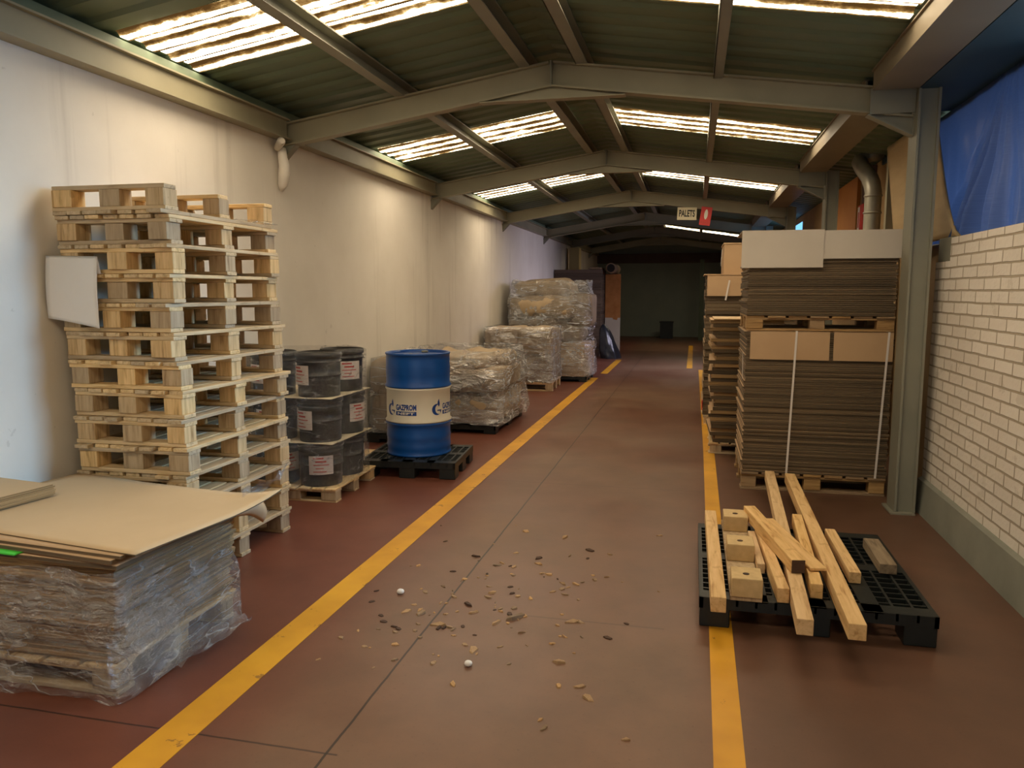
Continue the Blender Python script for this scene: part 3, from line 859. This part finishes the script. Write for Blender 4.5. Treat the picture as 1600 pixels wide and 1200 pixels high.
def text_polys(txt, size, bold=.0):
    cu = bpy.data.curves.new('txt', 'FONT'); cu.body = txt; cu.size = size; cu.offset = bold; cu.resolution_u = 3; cu.fill_mode = 'FRONT'
    o = bpy.data.objects.new('txt', cu); COL.objects.link(o)
    dg = bpy.context.evaluated_depsgraph_get(); dg.update()
    me = bpy.data.meshes.new_from_object(o.evaluated_get(dg))
    vs = [tuple(v.co) for v in me.vertices]; fs = [tuple(p.vertices) for p in me.polygons]
    bpy.data.objects.remove(o); bpy.data.meshes.remove(me); bpy.data.curves.remove(cu)
    return vs, fs
def fit(vs, x0, x1, y0, y1):
    a = min(v[0] for v in vs); b = max(v[0] for v in vs); c = min(v[1] for v in vs); d = max(v[1] for v in vs)
    return [(x0+(v[0]-a)/(b-a)*(x1-x0), y0+(v[1]-c)/(d-c)*(y1-y0)) for v in vs]
def add_flat(mb, pts, faces, mp):
    V = [mb.bm.verts.new(mp(*p)) for p in pts]
    for f in faces:
        try: mb.bm.faces.new([V[i] for i in f])
        except ValueError: pass
def subdiv_poly_band(mb, poly_fn, n, mp):
    """ribbon between two curves poly_fn(t) -> (p, q)"""
    prev = None
    for i in range(n+1):
        p, q = poly_fn(i/n)
        a, b = mb.bm.verts.new(mp(*p)), mb.bm.verts.new(mp(*q))
        if prev: mb.bm.faces.new((prev[0], prev[1], b, a))
        prev = (a, b)
cam_dir = atan2(0-DC[1], 0-DC[0])       # bearing of the camera from the drum
tv, tf = text_polys('GAZPROM', .1, .004)
nv, nf = text_polys('NEFT', .1, .003)
def curved(theta0, r):
    # x metres along the surface from the logo centre (viewer's left to right), z height
    return lambda x, z: (r*cos(theta0+x/DR), r*sin(theta0+x/DR), z)
for k in range(4):
    th = cam_dir + R(-56) + R(90)*k
    mp = curved(th, DR+.0015); mp2 = curved(th, DR+.003)
    zc = zA+.125
    lg = MB()
    # flame-topped round G
    Rr = .052
    subdiv_poly_band(lg, lambda t: ((Rr*cos(R(75+255*t)), zc+Rr*sin(R(75+255*t))), ((Rr-.004-.024*sin(pi*min(1, t*1.15)))*cos(R(75+255*t))+.006, zc+(Rr-.004-.024*sin(pi*min(1, t*1.15)))*sin(R(75+255*t)))), 30, mp)
    subdiv_poly_band(lg, lambda t: ((.004+.047*t, zc-.004), (.004+.047*t, zc-.014)), 6, mp)
    subdiv_poly_band(lg, lambda t: ((.030+.014*t, zc-.01-.03*t), (.046+.004*t-.01*t*t, zc-.012-.026*t)), 6, mp)
    # flame: tapering wavy tongue
    subdiv_poly_band(lg, lambda t: ((.018-.016*sin(pi*t)*(1-.3*t)+.006*t, zc+.028+.07*t), (.024+.014*sin(pi*t)*(1-t)-.0*t, zc+.026+.072*t)), 12, mp)
    lg.build('emblem', M['logo_blue'], band, fixn=False)
    tx = MB(); add_flat(tx, fit(tv, .066, .268, zc-.002, zc+.052), tf, mp); tx.build('lettering', M['logo_blue'], band, fixn=False)
    br_ = MB(); subdiv_poly_band(br_, lambda t: ((.066+.202*t, zc-.012), (.066+.202*t, zc-.048)), 16, mp); bar = br_.build('lettering_bar', M['logo_blue'], band, fixn=False)
    nx_ = MB(); v_ = [];
    add_flat(nx_, fit(nv, .085, .25, zc-.041, zc-.019), nf, mp2); nx_.build('bar_lettering', M['logo_white'], bar, fixn=False)

# ------------------------------------------------------------------ film-wrapped loads along the left
def sack_bm(mb, c, s, seed, e=.38, amp=.03, nu=28, nv=18, mi=0):
    def f(u, v):
        a = u*2*pi; b = (v-.5)*pi
        def sp(w, k): return math.copysign(abs(w)**k, w)
        x = sp(cos(b), e*.9)*sp(cos(a), e); y = sp(cos(b), e*.9)*sp(sin(a), e); z = sp(sin(b), e*1.3)
        n = amp*(mnoise.noise(Vector((x*1.7+seed, y*1.7, z*1.7))) + .5*mnoise.noise(Vector((x*4, y*4+seed, z*4))))
        k = 1+n/max(.05, min(s)/2)*.6
        zz = z*(s[2]/2)*(1+.8*n/max(.05, s[2]/2)) if z > -.3 else z*s[2]/2
        return (c[0]+x*s[0]/2*(1+n), c[1]+y*s[1]/2*(1+n), c[2]+zz)
    mb.grid(f, nu, nv, closed_u=True, mi=mi)
def sack(parent, c, s, seed, mat='sack', name='sack', e=.38, amp=.03):
    m = MB(); sack_bm(m, c, s, seed, e, amp); return m.build(name, M[mat], parent)

# load behind the drum
plastic_pallet('dark low pallet under the two-tier wrapped sacks behind the drum', (-2.80, 9.22, 0), R(0), 1.2, 1.45, .10, nx=8, ny=6)
ld = empty('wrapped_sack_load', (-2.80, 9.22, .102)); tag(ld, 'two tiers of paper sacks in crinkled clear film behind the blue drum', 'wrapped load')
for i in range(2):
    for j in range(2):
        sack(ld, (-.29+.585*i, -.36+.72*j, .17), (.62, .76, .36), 10+i*3+j*7, 'sack')
m = MB(); m.b2(-.60, .60, -.70, .70, .345, .365); m.build('board', M['brownbox'], ld)
for i in range(2):
    for j in range(2):
        sack(ld, (-.29+.585*i, -.36+.72*j, .50), (.62, .74, .28), 40+i*3+j*7, 'sack')
sack(ld, (.02, -.10, .70), (.80, .95, .22), 77, 'sack', e=.5, amp=.09)
sack(ld, (.36, .34, .70), (.45, .5, .20), 79, 'sack', e=.5, amp=.09)
film_shell('plastic_wrap', ld, -.58, .64, -.72, .78, [(.012, .05), (.08, .03), (.2, .01), (.36, -.01), (.5, .02), (.68, .0), (.86, -.06)], M['film_far'], amp=.035, seed=21, n=110, r=.10)

plastic_pallet('small dark pallet under the grey wrapped sacks between the pails and the drum', (-3.16, 8.02, 0), 0, .60, .60, .10, nx=5, ny=4)
lq = empty('wrapped_sack_load', (-3.16, 8.02, .102)); tag(lq, 'two grey-brown wrapped sacks seen between the black pails and the blue drum', 'wrapped load')
sack(lq, (.0, 0, .22), (.56, .56, .44), 210, 'sack_d', e=.4, amp=.04)
sack(lq, (-.02, 0, .62), (.54, .56, .40), 211, 'sack_d', e=.4, amp=.05)
film_shell('plastic_wrap', lq, -.28, .28, -.28, .28, [(.01, .02), (.2, .01), (.42, -.01), (.6, .01), (.82, -.02)], M['film_far'], amp=.02, seed=27, n=60, r=.08)
# boxes / sacks on a wooden pallet further back
wood_pallet('wooden pallet under the two film-wrapped tan blocks by the left wall', (-2.86, 12.9, 0), R(2), 1.2, 1.0, .15, seed=51)
ld = empty('wrapped_sack_load', (-2.84, 12.9, .152)); tag(ld, 'tan sacks in film, two square blocks high, second load back from the blue drum', 'wrapped load')
for i in range(2):
    sack(ld, (-.28+.56*i, .0, .22), (.58, .98, .44), 110+i, 'sack_d', e=.22, amp=.02)
    sack(ld, (-.28+.56*i, .0, .67), (.60, 1.0, .45), 120+i, 'sack', e=.22, amp=.03)
film_shell('plastic_wrap', ld, -.57, .57, -.50, .50, [(.0, .02), (.2, .01), (.43, -.005), (.6, .015), (.9, .01), (.915, -.08)], M['film_far'], amp=.02, seed=25, n=90, r=.06)

# tall load
ldp = plastic_pallet('low dark pallet under the tallest film-wrapped load', (-2.62, 14.35, 0), 0, 1.5, 1.0, .10, nx=8, ny=6)
ld = empty('wrapped_sack_load', (-2.62, 14.35, .101)); tag(ld, 'tallest film-wrapped load of brown sacks and boxes, before the dark cardboard stack', 'wrapped load')
m = MB(); m.prism([(.16, -.5), (.70, -.5), (.76, .5), (.16, .5)], 'z', .0, .60); bx = m.build('box', M['card'], ld)
m = MB(); m.b2(-.72, .155, -.49, .5, 0, .60); m.build('box', M['card'], ld)
sack(ld, (-.22, 0, .86), (1.10, 1.0, .50), 140, 'sack_d', e=.4, amp=.10)
sack(ld, (.35, .1, .80), (.60, .8, .36), 142, 'sack_d', e=.45, amp=.08)
sack(ld, (-.12, -.08, 1.26), (1.26, .95, .44), 143, 'sack', e=.4, amp=.09)
sack(ld, (-.08, .0, 1.60), (1.10, .90, .30), 144, 'sack', e=.4, amp=.09)
sack(ld, (.60, .1, 1.20), (.42, .8, .62), 146, 'sack_d', e=.3, amp=.06)
film_shell('plastic_wrap', ld, -.72, .76, -.52, .52, [(.02, .04), (.3, .01), (.58, .02), (.72, -.05), (.95, .01), (1.3, .0), (1.55, -.04), (1.75, -.10)], M['film_far'], amp=.05, seed=33, n=110, r=.12)

# dark cardboard stack
ds = empty('cardboard_stack', (-2.885, 19.95, 0)); tag(ds, 'tall dark stack of flat cardboard beside the film-wrapped loads, topped with tubes', 'cardboard stack')
for i in range(24):
    m = MB(); m.box((RND.uniform(-.006, .006), RND.uniform(-.01, .01), .1+(i+.5)*.0872), (1.20, 1.0, .0845), edge=1); m.build('cardboard_layer', [M['card'], M['brownbox']], ds)
m = MB(); m.b2(-.56, .56, -.48, .48, 0, .1); m.build('skid', M['dark_brown'], ds)
def tube_obj(c, r, L, label):
    root = empty('cardboard_tube', c); tag(root, label, 'tube')
    m = MB(); n = 28
    for (r0, r1, mat) in ((r, r, 0),):
        m.lathe([(r*.78, 0), (r, 0), (r, L), (r*.78, L), (r*.78, 0)], n, cap=False)
    o = m.build('tube_wall', M['tube'], root); o.rotation_euler = (R(-90), 0, 0)
    m = MB(); m.lathe([(r*.775, .005), (r*.775, L)], n, cap=True); o2 = m.build('tube_dark_plug', M['tube_shade'], root); o2.rotation_euler = (R(-90), 0, 0)  # dark plug fills the bore, its colour standing for the shade inside
tube_obj((-2.075, 19.7, 2.10+.131), .13, 1.2, 'open round cardboard tube lying at the top right of the dark cardboard stack')
m = MB(); m.b2(-2.62, -2.30, 19.5, 20.3, 2.196, 2.25); tag(m.build('cardboard_roll', M['tube'], bevel=.02), 'flattened cardboard roll on top of the dark stack, left of the open tube', 'cardboard')
o = empty('leaning_board', (-2.07, 20.25, 0)); tag(o, 'upright board, orange-brown above and white below, right of the dark stack', 'board')
m = MB(); m.b2(-.195, .20, -.02, .02, .96, 2.09); m.build('upper_panel', M['osb'], o)
m = MB(); m.b2(-.195, .20, -.02, .02, 0.0, .96); m.build('lower_panel', M['white'], o)
m = MB(); m.prism([(-.19, .97), (.0, .97), (.02, .92), (.12, .90), (.14, .97)], 'y', -.024, -.0205)
m.build('torn_edge', M['osb'], o)
# the tube needs something below it
m = MB(); m.b2(-2.26, -1.93, 20.30, 20.9, 0, 2.098); tag(m.build('cardboard_pack', M['brownbox']), 'narrow upright cardboard pack behind the orange-brown board, under the open tube', 'cardboard')
# bin bag
m = MB()
def fbag(u, v):
    a = u*2*pi; z = v
    r = (.27*max(0, 1-v**1.5)**.6+.014) * (1+.12*mnoise.noise(Vector((cos(a)*2, sin(a)*2, v*3)))+.05*mnoise.noise(Vector((cos(a)*6, sin(a)*6, v*8))))
    return (-1.985+r*cos(a)*.90-.19*v, 19.12+r*sin(a)-.05*v, .0+.84*v)
m.grid(fbag, 40, 26, closed_u=True)
tag(m.build('bin_bag', M['bag']), 'black bin bag slumped on the floor right of the dark cardboard stack', 'bag')

# ------------------------------------------------------------------ right: strapped bundles
BX0, BX1, BY0, BY1 = .42, 1.46, 6.56, 7.50
BW, BD = 1.11, .94
BCX, BCY = .98, 7.03
def bundle(label, z0, n, th, jitter=.008):
    root = empty('cardboard_bundle', (BCX, BCY, z0)); tag(root, label, 'cardboard bundle')
    for i in range(n):
        m = MB(); r = RND
        m.box((r.uniform(-jitter, jitter)-(.012 if r.random() < .15 else 0), r.uniform(-jitter, jitter)*.8, (i+.5)*th), (BW, BD, th*.9), rot=Matrix.Rotation(R(r.uniform(-.25, .25)), 3, 'Z'), edge=1)
        m.build('cardboard_sheet', [M['card'], M['edge']], root)
    return root
wood_pallet('wooden pallet under the strapped cardboard bundle on the right', (BCX, BCY, 0), 0, 1.12, .94, .155, seed=61)
b1 = bundle('lower strapped bundle of flat cardboard beside the steel column', .157, 72, .0162)
zt1 = .157+72*.0162
# front flaps
for x0, x1 in ((.455, 1.062), (1.092, 1.53)):
    m = MB(); z1 = zt1-.157; z0 = z1-.225
    m.b2(x0-BCX, x1-BCX, -BD/2-.022, -BD/2-.016, z0, z1+.004)
    m.b2(x0-BCX, x1-BCX, -BD/2-.022, -BD/2+.3, z1+.0015, z1+.005)
    m.build('folded_flap', M['card'], b1)
for xt, xb in ((.81, .775), (1.495, 1.45)):
    m = MB(); z1 = zt1-.157+.006
    m.beam((xt-BCX, -BD/2-.026, z1), (xb-BCX, -BD/2-.026, -.0), .016, .003, up=(0, 1, 0))
    m.b2(xt-BCX-.008, xt-BCX+.008, -BD/2-.027, BD/2, z1, z1+.002)
    m.build('strap', M['strap'], b1)
# strap on the left side
m = MB(); m.beam((-BW/2-.014, -.30, zt1-.157-.18), (-BW/2-.014, -.36, zt1-.157-.40), .014, .003, up=(1, 0, 0)); m.build('strap', M['strap'], b1)
wood_pallet('wooden pallet between the two stacked cardboard bundles', (BCX, BCY, zt1+.008), 0, 1.12, .94, .12, seed=62)
zb2 = zt1+.008+.122
b2_ = bundle('upper bundle of flat cardboard under the white boards beside the column', zb2, 34, .0168)
zt2 = zb2+34*.0168
def cover(name, x0, x1, drop, z, y, label, mat):
    m = MB()
    yy = y
    m.b2(x0, x1, yy, yy+.005, z-drop, z)
    m.b2(x0, x1, yy, BCY+.3, z, z+.005)
    o = m.build(name, mat); tag(o, label, 'board'); return o
cover('white_board', .96, 1.56, .215, zt2+.095, BY0-.028, 'white board folded over the right half of the upper bundle', M['white'])
cover('white_board', .362, .982, .29, zt2+.102, BY0-.036, 'white creased board hanging over the left front of the upper bundle', M['white'])
# a light packing slab under the white boards
m = MB(); m.b2(BCX-BW/2+.01, BCX+BW/2-.01, BY0-.01, BY1-.02, zt2+.002, zt2+.09); tag(m.build('packing_slab', M['edge']), 'brown packing slab under the white boards on the upper bundle', 'cardboard')

for q_ in list(bpy.data.objects):
    if q_.name.startswith('wooden_pallet') and 'cardboard bundle' in q_['label']:
        for ch in ALLCH(q_): ch.data.materials[0] = M['woodd']
# ragged stack
wood_pallet('wooden pallet under the ragged pile of cardboard flats', (.55, 8.42, 0), 0, .72, .9, .12, seed=71)
n = 34; z = .122
rg = random.Random(5)
meshes = []
for k in range(5):
    m = MB(); m.box((0, 0, 0), (.70, .86, .034), edge=1); meshes.append(m.mesh('cardboard_flat', [M['card'], (M['edge'], M['edge_l'])[k % 2]]))
for i in range(n):
    o = bpy.data.objects.new('cardboard_flat', meshes[i % 5]); link(o)
    o.location = (.555+rg.uniform(-.028, .028)-.012*(i/n), 8.40+rg.uniform(-.02, .02), z+.0185); o.rotation_euler = (0, 0, R(rg.uniform(-2.2, 2.2)))
    o.scale = (1, 1, 1)
    z += .0365
    tag(o, 'uneven cardboard flat in the ragged pile left of the strapped bundles', 'cardboard', 'ragged pile of cardboard flats')
m = MB(); m.b2(.20, .92, 7.97, 8.8, z, z+.012, edge=1)
tag(m.build('cardboard_sheet', [M['cardtop'], M['edge_l']]), 'pale cardboard sheet capping the ragged pile of flats', 'cardboard')

# back stack with flap box and box on top
wood_pallet('wooden pallet under the tall cardboard bundle behind the ragged pile', (.66, 10.25, 0), R(90), 1.0, 1.05, .12, seed=72)
b3 = empty('cardboard_bundle', (.66, 10.25, .122)); tag(b3, 'tall cardboard bundle with folded front flap behind the ragged pile', 'cardboard bundle')
for i in range(40):
    m = MB(); m.box((RND.uniform(-.012, .012), RND.uniform(-.01, .01), (i+.5)*.043), (1.05, 1.0, .039), edge=1); m.build('cardboard_sheet', [M['card'], M['edge']], b3)
m = MB(); m.b2(-.51, .30, -.528, -.52, 1.47, 1.722); m.b2(-.55, .35, -.535, .4, 1.722, 1.735); m.build('folded_flap', M['card'], b3)
m = MB(); m.beam((-.25, -.535, 1.66), (-.29, -.535, 1.42), .02, .004, up=(0, 1, 0)); m.build('strap', M['strap'], b3)
m = MB(); m.b2(-.535, -.525, -.52, -.40, .06, .18); tg = m.build('red_tag', M['red'], b3)
bt = empty('cardboard_box', (.72, 10.25, 1.859)); tag(bt, 'tan cardboard box on top of the tall bundle behind the ragged pile', 'box')
m = MB(); m.b2(-.38, .36, -.42, .42, 0, .36); m.build('body', M['card'], bt)
m = MB(); m.b2(-.39, .30, -.43, .42, .36, .375); m.build('lid_flap', M['cardtop'], bt)
m = MB(); m.beam((-.40, -.3, .3), (-.41, -.28, .1), .03, .006, up=(1, 0, 0)); m.build('strap', M['strap'], bt)

# ------------------------------------------------------------------ loose timbers on the black pallet (right)
PZ = .1535
def timber(name, label, a, b, w, h, mat='pine', cat='timber', roll=0):
    a, b = Vector(a), Vector(b); d = b-a; L = d.length
    m = MB(); m.box((0, 0, 0), (w, L, h))
    o = m.build(name, M[mat], bevel=.004)
    o.location = (a+b)/2
    rz = atan2(-d.x, d.y); rx = math.asin(d.z/L)
    o.rotation_euler = (rx, roll, rz)
    tag(o, label, cat); return o
H1 = .075
zc = PZ+H1/2+.001
timber('timber', 'straight pine timber along the left edge of the black pallet', (.150, 3.575, zc), (.141, 5.05, zc), .070, H1)
timber('timber', 'long pine timber second from the right, reaching toward the strapped bundle', (.511, 3.41, zc), (.622, 6.30, zc), .070, H1)
timber('timber', 'longest pine timber, slanting across the middle right of the black pallet', (.724, 3.41, zc), (.769, 6.25, zc), .074, H1)
timber('timber', 'pine timber with a square front end beside the chip blocks', (.458, 3.76, zc), (.424, 4.74, zc), .056, H1)
timber('timber', 'short pine timber lying inside between two long ones', (.622, 3.855, zc), (.680, 5.09, zc), .058, H1)
timber('timber', 'medium pine timber on the right side, knotty far end', (.846, 4.11, PZ+.031), (.842, 4.86, PZ+.031), .058, .06)
timber('timber', 'short weathered grey plank alone near the pallet right edge', (1.043, 4.285, PZ+.03), (1.047, 4.73, PZ+.03), .086, .055, 'greywood')
timber('timber', 'stubby pine offcut between the chip-block runner and the timbers', (.386, 4.14, PZ+.03), (.374, 4.72, PZ+.03), .040, .055)
z2 = PZ+H1+.003
dg = timber('timber', 'pine timber with a dark end lying diagonally on top of the others', (.550, 3.98, z2+.035), (.375, 4.95, z2+.037), .070, .070)
dL = sqrt(.175**2+.97**2)
m = MB(); m.b2(-.033, .033, -dL/2-.002, -dL/2-.0002, -.033, .033); e_ = m.build('sawn_end', M['chipd'], dg); e_['label'] = 'dark sawn end'  # near end face coloured darker than the rest of the timber
timber('plank', 'thin pale plank on top, right of the diagonal timber', (.655, 4.03, z2+.010), (.475, 4.88, z2+.010), .085, .016, 'pine', 'plank')
# block runner
rn = empty('block_runner', (.285, 4.38, PZ)); tag(rn, 'broken pallet runner with three pale chip blocks, left on the black pallet', 'pallet runner')
m = MB(); m.b2(-.075, .075, -.64, .66, 0.001, .022); m.build('runner_board', M['woodb'], rn, bevel=.003)
for yy in (-.58, -.06, .48):
    m = MB(); m.b2(-.07, .075, yy-.07, yy+.10, .0225, .118); b = m.build('chip_block', M['chipblock'], rn, bevel=.005)
    q = MB(); q.lathe([(.016, .1185), (.016, .1195), (.0001, .1192)], 16, c=(0, yy+.0, 0)); q.build('nail_hole', M['chipd'], b)

# ------------------------------------------------------------------ right side: tarpaulin, plywood, duct, post
m = MB()
def ftarp(u, v):
    y = 7.25-(7.25-5.1)*u; z = 2.03+1.02*v
    # sharp folds fanning down from a tie point near the top
    a = atan2(y-5.62, 3.25-z)
    dist = sqrt((y-5.62)**2+(3.25-z)**2)
    fold = 0
    for ac, wd, am in ((-.35, .05, .05), (.12, .05, .06), (.30, .035, .09), (.40, .03, .10), (.48, .05, .05), (.72, .05, .04), (.0, .03, .05)):
        fold -= 1.5*am*math.exp(-((a-ac)/wd)**2)*min(1, dist*.9)*(1-.75*v)
    fold += .015*sin(y*23)*(1-v) + .014*mnoise.noise(Vector((y*3, z*3, 1)))
    return (1.915+fold, y, z)
m.grid(ftarp, 220, 50)
tag(m.build('tarpaulin', M['tarp']), 'blue woven tarpaulin hanging above the white brick wall', 'tarpaulin')
m = MB()
def fply(u, v):
    z = 2.03+1.01*v
    ye = 5.93 + .88*v**.66          # curved near edge
    yb = 7.84 + .52*v
    return (1.80-.03*(1-u)*(1-v)**2, ye+(yb-ye)*u, z)
m.grid(fply, 20, 24)
tag(m.build('plywood_sheet', M['ply'], solid=.012), 'tan board with a curved edge behind the nearest steel column', 'board')
# stub post under board by brick wall
m = MB(); m.b2(1.742, 1.84, 6.0, 6.3, 1.862, 2.03); tag(m.build('steel_stub', M['steel_grey'], bevel=.004), 'grey steel stub bearing on the end of the brick wall', 'bracket')
# duct
dk = empty('ventilation_duct', (1.76, 8.7, 0)); tag(dk, 'galvanised metal duct with an elbow on the right wall', 'duct')
m = MB()
pts = [(0, 0, 1.2), (0, 0, 2.0), (0, 0, 2.45), (0, 0, 2.66), (-.01, .03, 2.74), (-.02, .12, 2.82), (-.04, .40, 2.96), (-.05, .52, 3.04), (-.03, .56, 3.10), (.08, .54, 3.13), (.19, .5, 3.14)]
m.tube(pts, .082, 20); m.build('duct_pipe', M['duct'], dk)
for zz in (2.45, 2.62):
    m = MB(); m.lathe([(.083, zz-.012), (.09, zz-.006), (.09, zz+.006), (.083, zz+.012)], 20, cap=False); m.build('clamp_ring', M['duct'], dk)
m = MB(); m.b2(1.80, 1.90, 8.28, 8.36, 0, 3.05); tag(m.build('wall_post', M['steel']), 'pale upright post just right of the metal duct', 'post')
m = MB(); m.b2(1.90, 1.948, 9.5, 10.0, 0, 3.05); tag(m.build('wall_post', M['dark_brown']), 'dark brown upright between the orange board and duct', 'post')
m = MB(); m.b2(1.91, 1.948, 10.35, 11.8, 1.6, 3.05); tag(m.build('orange_panel', M['orange']), 'orange wall board behind the metal duct', 'board')
sg = empty('wall_sign', (1.89, 9.98, 2.5)); tag(sg, 'small red and white sign on the wall left of the duct', 'sign')
m = MB(); m.b2(-.012, 0, -.20, .10, -.19, .16); m.build('backing', M['red'], sg)
m = MB(); m.b2(-.015, -.0125, -.02, .09, -.17, .14); m.build('white_panel', M['label'], sg)
m = MB(); m.b2(-.018, -.0155, .0, .05, -.10, .08); m.build('printed_mark', M['inkred'], sg)

# far right window with bluish daylight
m = MB(); m.b2(1.94, 1.949, 15.6, 18.0, 2.3, 2.95); structure(m.build('window_%d' % wn, M['blue_window'])); wn += 1

# hanging signs
def hang_sign(name, label, c, w, h, mat, tilt=0):
    root = empty(name, c, 0); root.rotation_euler = (0, R(tilt), 0); tag(root, label, 'sign')
    m = MB(); m.b2(-w/2, w/2, -.004, .004, -h/2, h/2); m.build('sign_board', M[mat], root)
    for s in (-1, 1):
        m = MB(); m.tube([(s*w*.35, 0, h/2-.01), (s*w*.35, 0, h/2+.06)], .003, 6); m.build('hanger', M['steel_grey'], root)
    return root
YS = 14.02
s1 = hang_sign('pallets_sign', 'small cream sign with black capital letters hanging below the third frame', (-.165, YS, 2.995), .33, .215, 'sign', 2)
pv, pf = text_polys('PALETS', .1, .003)
m = MB(); add_flat(m, fit(pv, -.135, .135, -.055, .065), pf, lambda x, z: (x, -.0055, z)); m.build('lettering', M['ink'], s1, fixn=False)
s2 = hang_sign('extinguisher_sign', 'red fire point sign with a white symbol, hanging right of the cream sign', (.155, YS, 2.945), .185, .315, 'red', 8)
m = MB(); n_ = 24
ov = [(.030*cos(2*pi*i/n_), .03+.085*sin(2*pi*i/n_)) for i in range(n_)]
add_flat(m, ov, [tuple(range(n_))], lambda x, z: (x, -.0055, z)); m.build('symbol', M['logo_white'], s2, fixn=False)
m = MB()
for k in range(4):
    m.b2(-.07+.037*k, -.045+.037*k, -.0058, -.005, -.125, -.095)
m.build('text_marks', M['inkred'], s2)

# ------------------------------------------------------------------ litter on the floor
def chip_mesh(k):
    r = random.Random(100+k); m = MB()
    n = r.randint(5, 7); L = r.uniform(.6, 1.3); W = r.uniform(.35, .7)
    top, bot = [], []
    for i in range(n):
        a = 2*pi*i/n; q = r.uniform(.7, 1.15)
        x, y = L*cos(a)*q, W*sin(a)*q
        z = r.uniform(.1, .55)
        bot.append(m.bm.verts.new((x, y, 0))); top.append(m.bm.verts.new((x*.85, y*.85, z)))
    m.bm.faces.new(bot[::-1]); m.bm.faces.new(top)
    for i in range(n): m.bm.faces.new((bot[i], bot[(i+1) % n], top[(i+1) % n], top[i]))
    return m.mesh('wood_chip', M['chipd'] if k in (2, 5) else M['chip'])
chips = [chip_mesh(k) for k in range(9)]
rc = random.Random(42)
placed = 0
def chip(x, y, s):
    o = bpy.data.objects.new('wood_chip', chips[rc.randrange(9)]); link(o)
    o.location = (x, y, .0005); o.scale = (s, s, s*.7); o.rotation_euler = (0, 0, rc.uniform(0, 6.28))
    tag(o, 'small wood chip scattered on the lane floor', 'wood chip', 'wood chips on the lane floor')
while placed < 150:
    q = rc.random()
    if q < .72:
        x, y = rc.gauss(-.98, .33), rc.gauss(3.95, .52)
    elif q < .9:
        x, y = rc.gauss(-1.30, .22), rc.gauss(3.5, .25)
    else:
        x, y = rc.uniform(-1.75, .05), rc.uniform(2.5, 5.2)
    if not (-1.72 < x < .03 and 2.3 < y < 5.5): continue
    chip(x, y, abs(rc.gauss(.011, .009))+.008); placed += 1
def pebble(label, x, y, r):
    m = MB(); sack_bm(m, (0, 0, r*.7), (2*r, 1.7*r, 1.4*r), 5, e=.8, amp=.002, nu=14, nv=9)
    o = m.build('white_scrap', M['paper'], loc=(x, y, 0)); tag(o, label, 'scrap')
pebble('round white paper ball on the lane floor, left of the chips', -1.525, 3.80, .020)
pebble('white scrap on the lane floor, nearest the camera among the chips', -.93, 3.10, .018)

# ------------------------------------------------------------------ light
def area(name, loc, rot, sx, sy, power, col):
    l = bpy.data.lights.new(name, 'AREA'); l.shape = 'RECTANGLE'; l.size = sx; l.size_y = sy; l.energy = power; l.color = col
    o = bpy.data.objects.new(name, l); o.location = loc; o.rotation_euler = rot; COL.objects.link(o); return o
# daylight through the uncovered opening above the brick wall, nearer than the tarpaulin
o = area('daylight_right_opening', (1.88, 4.45, 2.52), (0, 0, 0), .95, 1.1, 13, (.32, .64, 1.0))
o.rotation_euler = (Vector((-3.5, 3.0, .6))-Vector(o.location)).to_track_quat('-Z', 'Y').to_euler()
o.data.spread = R(60)
# daylight behind the tarpaulin
area('daylight_behind_tarpaulin', (2.6, 6.1, 2.2), (0, R(95), 0), .9, 3.0, 11, (.75, .87, 1.0))
# daylight through the open gate behind the camera
area('daylight_rear_gate', (.2, -5.9, 1.5), (R(90), 0, 0), 3.0, 2.6, 24, (.80, .90, 1.0))
# daylight through the far right window
o = area('daylight_far_window', (1.93, 16.8, 2.62), (0, R(56), 0), .6, 2.3, 62, (.88, .80, 1.0)); o.data.spread = R(100)

w = bpy.data.worlds.new('World'); scn.world = w; w.use_nodes = True
w.node_tree.nodes['Background'].inputs[0].default_value = (.55, .68, .85, 1); w.node_tree.nodes['Background'].inputs[1].default_value = .15

# ------------------------------------------------------------------ camera
cam = bpy.data.cameras.new('Camera'); co = bpy.data.objects.new('Camera', cam); COL.objects.link(co)
cam.sensor_width = 36; cam.lens = 27.0; cam.clip_start = .02
co.location = (0, 0, 1.65); co.rotation_euler = (R(90-6.89), 0, R(13.27))
scn.camera = co

vs = scn.view_settings
vs.view_transform = 'Standard'; vs.look = 'None'; vs.gamma = 1; vs.use_curve_mapping = False; vs.exposure = 0.66
cy = scn.cycles
cy.use_denoising = True
try: cy.denoiser = 'OPENIMAGEDENOISE'
except Exception: pass
cy.max_bounces = 8; cy.diffuse_bounces = 4; cy.glossy_bounces = 3; cy.transparent_max_bounces = 12; cy.transmission_bounces = 3
cy.sample_clamp_indirect = 6; cy.caustics_reflective = False; cy.caustics_refractive = False
